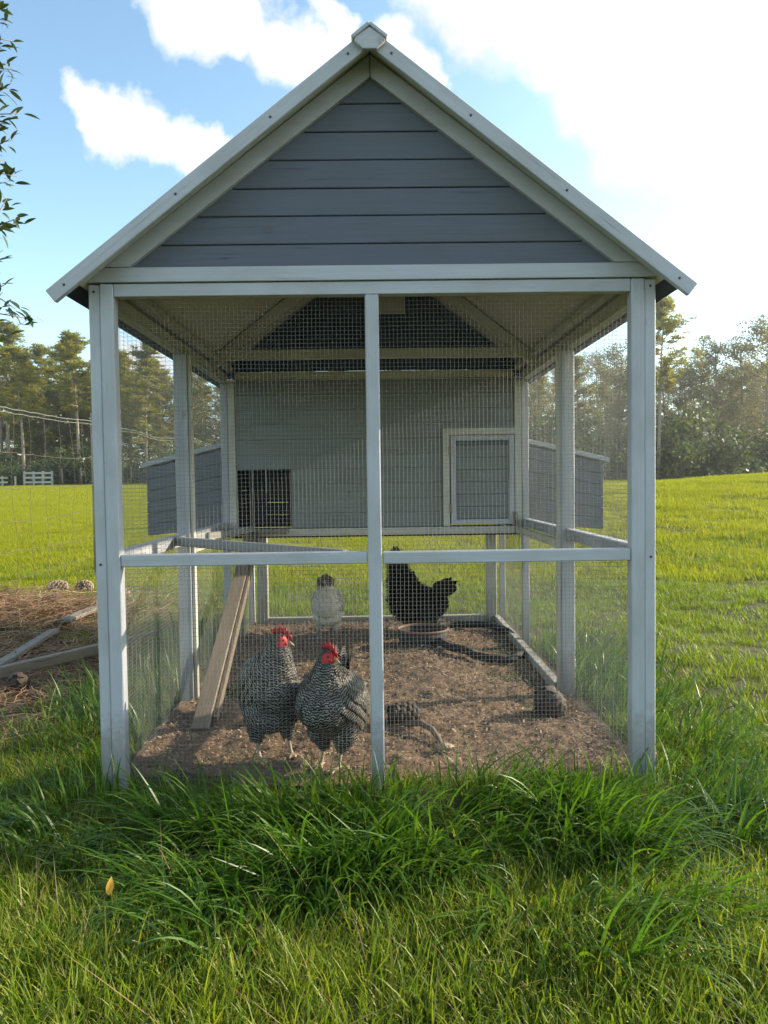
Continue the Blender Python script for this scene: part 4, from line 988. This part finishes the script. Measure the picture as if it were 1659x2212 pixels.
for zz in (.35,.75,1.2): tubeobj('wire', [(xb+v, 57.9, hz(xb+v,58)+zz) for v in np.linspace(0,60,20)], .012, pf, M_rust, 4)

# ------------------------------------------------------------------ trees
def leafcards(C, n_each, spread, ln, wd, flat=.8, needle=False):
    """clumps of small cards round each centre"""
    C = np.repeat(np.asarray(C), n_each, 0); n = len(C)
    d = rng.normal(0,1,(n,3)); d /= np.linalg.norm(d, axis=1)[:,None]
    if needle:
        o = C+d*spread*.15; a = d; a[:,2] = np.abs(a[:,2])*.7+a[:,2]*.3; a /= np.linalg.norm(a, axis=1)[:,None]
    else:
        o = C+d*spread*(rng.uniform(0,1,(n,1))**.5)*np.array([1,1,flat]); a = rng.normal(0,1,(n,3)); a /= np.linalg.norm(a, axis=1)[:,None]
    s_ = np.cross(a, rng.normal(0,1,(n,3))); s_ /= np.linalg.norm(s_, axis=1)[:,None]
    L_ = ln*rng.uniform(.6,1.3,(n,1)); W_ = wd*rng.uniform(.6,1.3,(n,1))
    V = np.stack([o-s_*W_*.3, o+a*L_*.5-s_*W_*.5, o+a*L_, o+a*L_*.5+s_*W_*.5], 1).reshape(-1,3)
    F = np.arange(n*4).reshape(-1,4)
    r = np.repeat(np.clip(rng.uniform(0,1,n)*.5+np.repeat(rng.uniform(0,.5,n//n_each), n_each), 0, 1), 4)
    return V, F, r
def tree_meshes(kind, seed, H=15.0):
    global rng
    save = rng; rng = np.random.default_rng(seed); rs = random.Random(seed)
    W = Acc(); lean = rs.uniform(-.03,.03); lean2 = rs.uniform(-.03,.03)
    def tp(t): return np.array([lean*H*t+.18*math.sin(t*5+seed)*t, lean2*H*t+.15*math.sin(t*4+seed*2)*t, H*t])
    tr = H*.0115 if kind != 'oak' else H*.016
    W.add(*tube_np([tp(t)-np.array([0,0,.4 if t == 0 else 0]) for t in np.linspace(0,1,12)], [tr*(1-.86*t)*(1.35 if t == 0 else 1) for t in np.linspace(0,1,12)], 8))
    C = []
    if kind == 'pine':
        lo_ = rs.uniform(.40,.52) if seed < 33 else rs.uniform(.14,.24); nb = rs.randint(38,46) if seed < 33 else 56
        for i in range(nb):
            t = lo_+(1-lo_)*(i+rs.random()*.8)/nb; t = min(t,.985); a = rs.uniform(0,6.28)
            u = (t-lo_)/(1-lo_); L_ = H*(.165*(1-u)**.7+.035)*rs.uniform(.45,1.25)*(.55+.45*math.sin(min(1,u*3.2+.2)*1.57)); rise = rs.uniform(-.12,.35)+.55*u
            p0 = tp(t); d = np.array([math.cos(a), math.sin(a), rise]); pts = [p0+d*L_*s_+np.array([0,0,.10*L_*s_*s_]) for s_ in (0,.35,.7,1)]
            W.add(*tube_np(pts, [tr*(.36*(1-t)+.10), tr*.18, tr*.12, tr*.06], 5))
            for s_ in np.arange(.38, 1.03, .17):
                base = p0+d*L_*s_+np.array([0,0,.10*L_*s_*s_])
                for _ in range(2 if s_ < .9 else 3): C.append(base+np.array([rs.gauss(0,.24), rs.gauss(0,.24), rs.gauss(.08,.14)])*(.7+.5*L_/2))
        for _ in range(10): C.append(tp(1)+np.array([rs.gauss(0,.35), rs.gauss(0,.35), rs.gauss(-.1,.35)]))
        for i in range(9):   # dead stubs below the crown
            t = rs.uniform(.15,lo_); a = rs.uniform(0,6.28); p0 = tp(t); W.add(*tube_np([p0, p0+np.array([math.cos(a)*.9, math.sin(a)*.9, rs.uniform(-.1,.35)])], [tr*.14, tr*.04], 4))
        V, F, r = leafcards(C, 30, .30, .42, .075, .8, True)
    elif kind == 'oak':
        lo_ = rs.uniform(.12,.28); nb = rs.randint(30,38)
        for i in range(nb):
            t = lo_+(1-lo_)*(i+rs.random())/nb; t = min(t,.98); a = rs.uniform(0,6.28); u = (t-lo_)/(1-lo_)
            L_ = H*.25*math.sqrt(max(.08, 1-(u*1.02-.35)**2*1.6))*rs.uniform(.55,1.15)*(1-.45*u); p0 = tp(t); d = np.array([math.cos(a), math.sin(a), rs.uniform(.15,.6)+.5*u])
            pts = [p0+d*L_*s_+np.array([0,0,-.10*L_*s_*s_]) for s_ in (0,.3,.65,1)]
            W.add(*tube_np(pts, [tr*.42*(1-t*.7), tr*.24, tr*.14, tr*.05], 5))
            for s_ in (.45,.6,.75,.9,1.05):
                b_ = p0+d*L_*s_+np.array([0,0,-.10*L_*s_*s_])
                for _ in range(2): C.append(b_+np.array([rs.gauss(0,.42), rs.gauss(0,.42), rs.gauss(0,.32)]))
        V, F, r = leafcards(C, 20, .50, .20, .12, .75)
    else:   # thin, half bare
        lo_ = rs.uniform(.30,.42); nb = rs.randint(28,36)
        for i in range(nb):
            t = lo_+(1-lo_)*(i+rs.random())/nb; t = min(t,.985); a = rs.uniform(0,6.28); u = (t-lo_)/(1-lo_); L_ = H*.17*rs.uniform(.5,1.2)*(1-.6*u)
            p0 = tp(t); d = np.array([math.cos(a), math.sin(a), rs.uniform(.3,1.0)]); pts = [p0+d*L_*s_+np.array([rs.gauss(0,.06),rs.gauss(0,.06),0]) for s_ in (0,.3,.65,1)]
            W.add(*tube_np(pts, [tr*.36*(1-t*.6), tr*.18, tr*.10, tr*.04], 5))
            for k_ in range(3):
                s_ = rs.uniform(.4,.9); b_ = p0+d*L_*s_; e_ = b_+np.array([rs.gauss(0,.5),rs.gauss(0,.5),rs.uniform(.1,.7)]); W.add(*tube_np([b_, e_], [tr*.10, tr*.03], 4)); C.append(e_); C.append((b_+e_)/2)
            C.append(p0+d*L_)
        V, F, r = leafcards(C, 16, .42, .15, .08, .8)
    LA = Acc(); LA.add(V, F, rnd=r)
    rng = save
    return W.mesh(kind+'_trunk', True), LA.mesh(kind+'_crown')
KM = {'pine': M_pine, 'oak': M_oakf, 'thin': M_thinf}; TM = {}
for kd, cnt in (('pine',5),('oak',3),('thin',3)):
    for i in range(cnt):
        a, b = tree_meshes(kd, 11+i*7+len(kd), 15.0); a.materials.append(M_bark); b.materials.append(KM[kd]); TM[(kd,i)] = (a,b)
NM = {'pine': 'pine_tree', 'oak': 'broadleaf_tree', 'thin': 'thin_tree'}
def tree(kd, i, px, yw, top_px, label, group=None, spread=1.0):
    X_ = at_px(px, yw); gz = hz(X_, yw)
    if top_px > 0:
        d = pxdir(px, top_px); H = CAM_H+d.z/d.y*(yw-CAM_Y)-gz
    else: H = -top_px
    s_ = H/15.0
    root = empty(NM[kd], (X_, yw, gz-.05), random.uniform(0,6.28)); tag(root, label, 'tree', group)
    Mx = MW[root.name] @ Matrix.Diagonal((s_*spread, s_*spread, s_, 1))
    tk = obj('trunk', TM[(kd,i)][0], root, Mx); cr = obj('crown', TM[(kd,i)][1], root, Mx)
    return root
# left: pines one can tell apart
T = [('pine',0,-30,62,700,'tall sunlit pine cut by the left edge of the picture'),('pine',1,20,66,712,'dense pine nearest the left picture edge'),('pine',2,52,60,760,'pine whose bare trunk stands left of the white board fence'),
 ('pine',3,100,70,758,'medium pine rising behind the white board fence'),('pine',4,128,74,748,'pine with a feathery top, behind the end of the board fence'),('pine',0,176,60,730,'tall slender pine with tufted crown just left of the coop corner post'),
 ('pine',1,208,72,785,'pine half hidden by the left corner post of the coop'),('pine',2,265,64,770,'pine right behind the left front corner post, in the mesh'),('pine',3,315,60,742,'tallest pine seen through the left side mesh'),
 ('thin',0,352,66,800,'thin half-bare tree beside the tallest pine in the left mesh'),('oak',0,405,64,815,'rounded green tree seen between the left side posts'),('pine',4,440,70,820,'pine seen through the mesh close to the roost house'),
 ('thin',1,470,74,850,'thin reddish tree seen beside the left wall of the roost house'),
 # right
 ('pine',0,1420,52,655,'tall sparse pine leaning out beside the right corner post'),('oak',1,1462,60,800,'broad tree under the tall sparse pine at the right'),('oak',2,1515,62,768,'grey-green tree between the sparse pine and the tall right-hand oaks'),
 ('oak',0,1555,58,738,'round-topped tree, tallest near the middle of the right tree line'),('oak',1,1605,60,752,'leafy tree just left of the one cut by the right edge'),('oak',2,1655,56,692,'tallest dark tree at the right edge of the picture'),
 ('thin',2,1490,66,830,'thin bare-limbed tree among the right-hand trees'),('thin',0,1580,68,790,'thin open tree behind the round-topped one'),('oak',0,1375,58,800,'tree mostly hidden by the right corner post'),
 ('oak',2,1338,60,752,'dark tree inside the right mesh next to the corner post'),('thin',1,1295,66,870,'low thin tree in the gap of the tree line seen through the right mesh'),('pine',1,1252,64,775,'olive pine seen beside the right middle side post'),
 ('thin',2,1205,62,800,'thin tree seen between the right side posts'),('pine',2,1165,68,810,'pine seen in the mesh by the right wall of the roost house'),('pine',0,1700,60,680,'pine just beyond the right edge of the picture')]
for kd, i, px, yw, tp_, lab in T: tree(kd, i, px, yw, tp_, lab, None, 1.25 if kd == 'oak' else (1.2 if px < 900 else 1.05))
# deeper rows of the wood
rr_ = random.Random(5)
kinds = [('pine','pine in the rows of trees further back'),('oak','leafy tree in the rows of trees further back'),('thin','thin bare tree in the rows of trees further back')]
for row, (yw, h0) in enumerate(((73,11.5),(80,12.5),(88,13.0),(95,8.5))):
    px = -190+row*23
    while px < 1900:
        left = px < 820; kd = rr_.choice([0,0,0,2,1] if left else [1,1,2,2,0]); k_, lb = kinds[kd]; nk = {'pine':5,'oak':3,'thin':3}[k_]; ix = rr_.choice([3,4,3,4,1]) if k_ == 'pine' else rr_.randrange(nk)
        tree(k_, ix, px+rr_.uniform(-10,10), yw+rr_.uniform(-3,3), -(h0*rr_.uniform(.78,1.02)), lb, 'trees of the wood behind ('+k_+')', 1.15)
        px += rr_.uniform(38,58)
# understory bushes along the foot of the wood
BM = []
for i in range(3):
    C = [np.array([random.gauss(0,.75), random.gauss(0,.6), abs(random.gauss(.75,.5))]) for _ in range(46)]
    A = Acc(); A.add(*(lambda r_: (r_[0], r_[1]))(lc := leafcards(C, 34, .42, .17, .09, .8)), rnd=lc[2]); b_ = A.mesh('bush_foliage'); b_.materials.append(M_bush)
    W = Acc()
    for _ in range(7): W.add(*tube_np([(0,0,-.1),(random.gauss(0,.3),random.gauss(0,.3),.7),(random.gauss(0,.6),random.gauss(0,.6),1.4)], [.035,.025,.01], 5))
    w_ = W.mesh('bush_stem'); w_.materials.append(M_bark); BM.append((b_, w_))
px = -150; yb = 0
while px < 1850:
    yw = random.uniform(59.5,66) if px < 820 else random.uniform(52,60); X_ = at_px(px, yw); s_ = random.uniform(.9,1.7)*(1.0 if px < 820 else 1.35)
    root = empty('bush', (X_, yw, hz(X_,yw)-.05), random.uniform(0,6.28)); tag(root, 'low green bush at the foot of the far trees', 'bush', 'bushes at the foot of the wood')
    Mx = MW[root.name] @ Matrix.Diagonal((s_*1.2, s_*1.2, s_, 1)); k_ = random.randrange(3); obj('foliage', BM[k_][0], root, Mx); obj('stem', BM[k_][1], root, Mx); px += random.uniform(15,28)

# broadleaf tree standing just outside the left edge; only the tips of its boughs reach into view
bt = empty('leafy_tree', (-3.75,1.35,hz(-3.75,1.35)-.05)); tag(bt, 'tree whose glossy leafy branch tips hang in at the left edge', 'tree')
A = Acc(); A.add(*tube_np([(-3.75,1.35,-.1),(-3.70,1.36,1.2),(-3.78,1.38,2.6),(-3.7,1.4,4.2),(-3.75,1.4,5.4)], [.13,.105,.085,.055,.02], 12)); obj('trunk', A.mesh('trunk', True), bt, None, M_bark)
lm = leaf_blade('leaf', .070, .024, M_leaf, Matrix.Identity(4), bt); leafmesh = lm.data; bpy.data.objects.remove(lm)
lg = random.Random(3)
def place_leaf(p, d, s_=1.0, me=leafmesh):
    o = obj('leaf', me, bt, frame(p, d, (lg.gauss(0,.4), lg.gauss(0,.4), 1)) @ Matrix.Scale(s_, 4)); return o
nleaf = 0
for (px0, py0, ex, ey, nl) in ((-60,20,8,20,6),(-70,60,22,45,9),(-60,110,30,90,10),(-70,160,28,150,14),(-70,220,22,190,22),(-50,290,40,245,14),(-70,330,22,300,16),(-60,400,38,382,10),(-60,430,10,345,10),
        (-70,520,42,470,20),(-60,560,14,430,14),(-60,600,8,540,8),(-50,640,34,668,12),(-60,700,72,690,14),(-50,740,20,725,8),(-40,660,20,610,6)):
    yv = 1.4+lg.uniform(-.25,.35)
    def pt(px, py):
        d = pxdir(px, py); t = (yv-CAM_Y)/d.y; return np.array([d.x*t, yv, CAM_H+d.z*t])
    a, b = pt(px0, py0), pt(ex, ey); base = np.array([-3.72, 1.38, a[2]-.35-abs(a[0]+3.7)*.12])
    pts = [base, base*.45+a*.55+np.array([0,0,.06]), a, a*.5+b*.5+np.array([0,lg.gauss(0,.04),.03]), b]
    tubeobj('twig', pts, [.022,.012,.006,.0035,.0016], bt, M_bark, 5)
    for k_ in range(int(nl*1.35)):
        t = lg.uniform(.05,1.0)**.7; p = a*(1-t)+b*t+np.array([lg.gauss(0,.012),lg.gauss(0,.03),lg.gauss(0,.012)])
        dr = (b-a)/np.linalg.norm(b-a)*.8+np.array([lg.gauss(0,.6),lg.gauss(0,.6),lg.gauss(-.05,.6)]); place_leaf(p, dr, lg.uniform(.6,1.15)); nleaf += 1

# ------------------------------------------------------------------ haze volume added to imitate veiling lens glare
bm = bmesh.new(); bmesh.ops.create_cube(bm, size=1)
hb = obj('haze', bm_mesh('haze', bm), None, Matrix.Translation((0,115,10)) @ Matrix.Diagonal((860,760,24,1))); tag(hb, 'thin bright haze added over the field in place of glare', 'haze', None, 'stuff')
hm_ = bpy.data.materials.new('glare_haze'); hm_.use_nodes = True; hm_.node_tree.nodes.clear()
pv = hm_.node_tree.nodes.new('ShaderNodeVolumePrincipled'); pv.inputs['Color'].default_value = (.93,.95,1,1); pv.inputs['Density'].default_value = .0008; pv.inputs['Anisotropy'].default_value = .6
ho = hm_.node_tree.nodes.new('ShaderNodeOutputMaterial'); hm_.node_tree.links.new(pv.outputs[0], ho.inputs['Volume']); hb.data.materials.append(hm_)
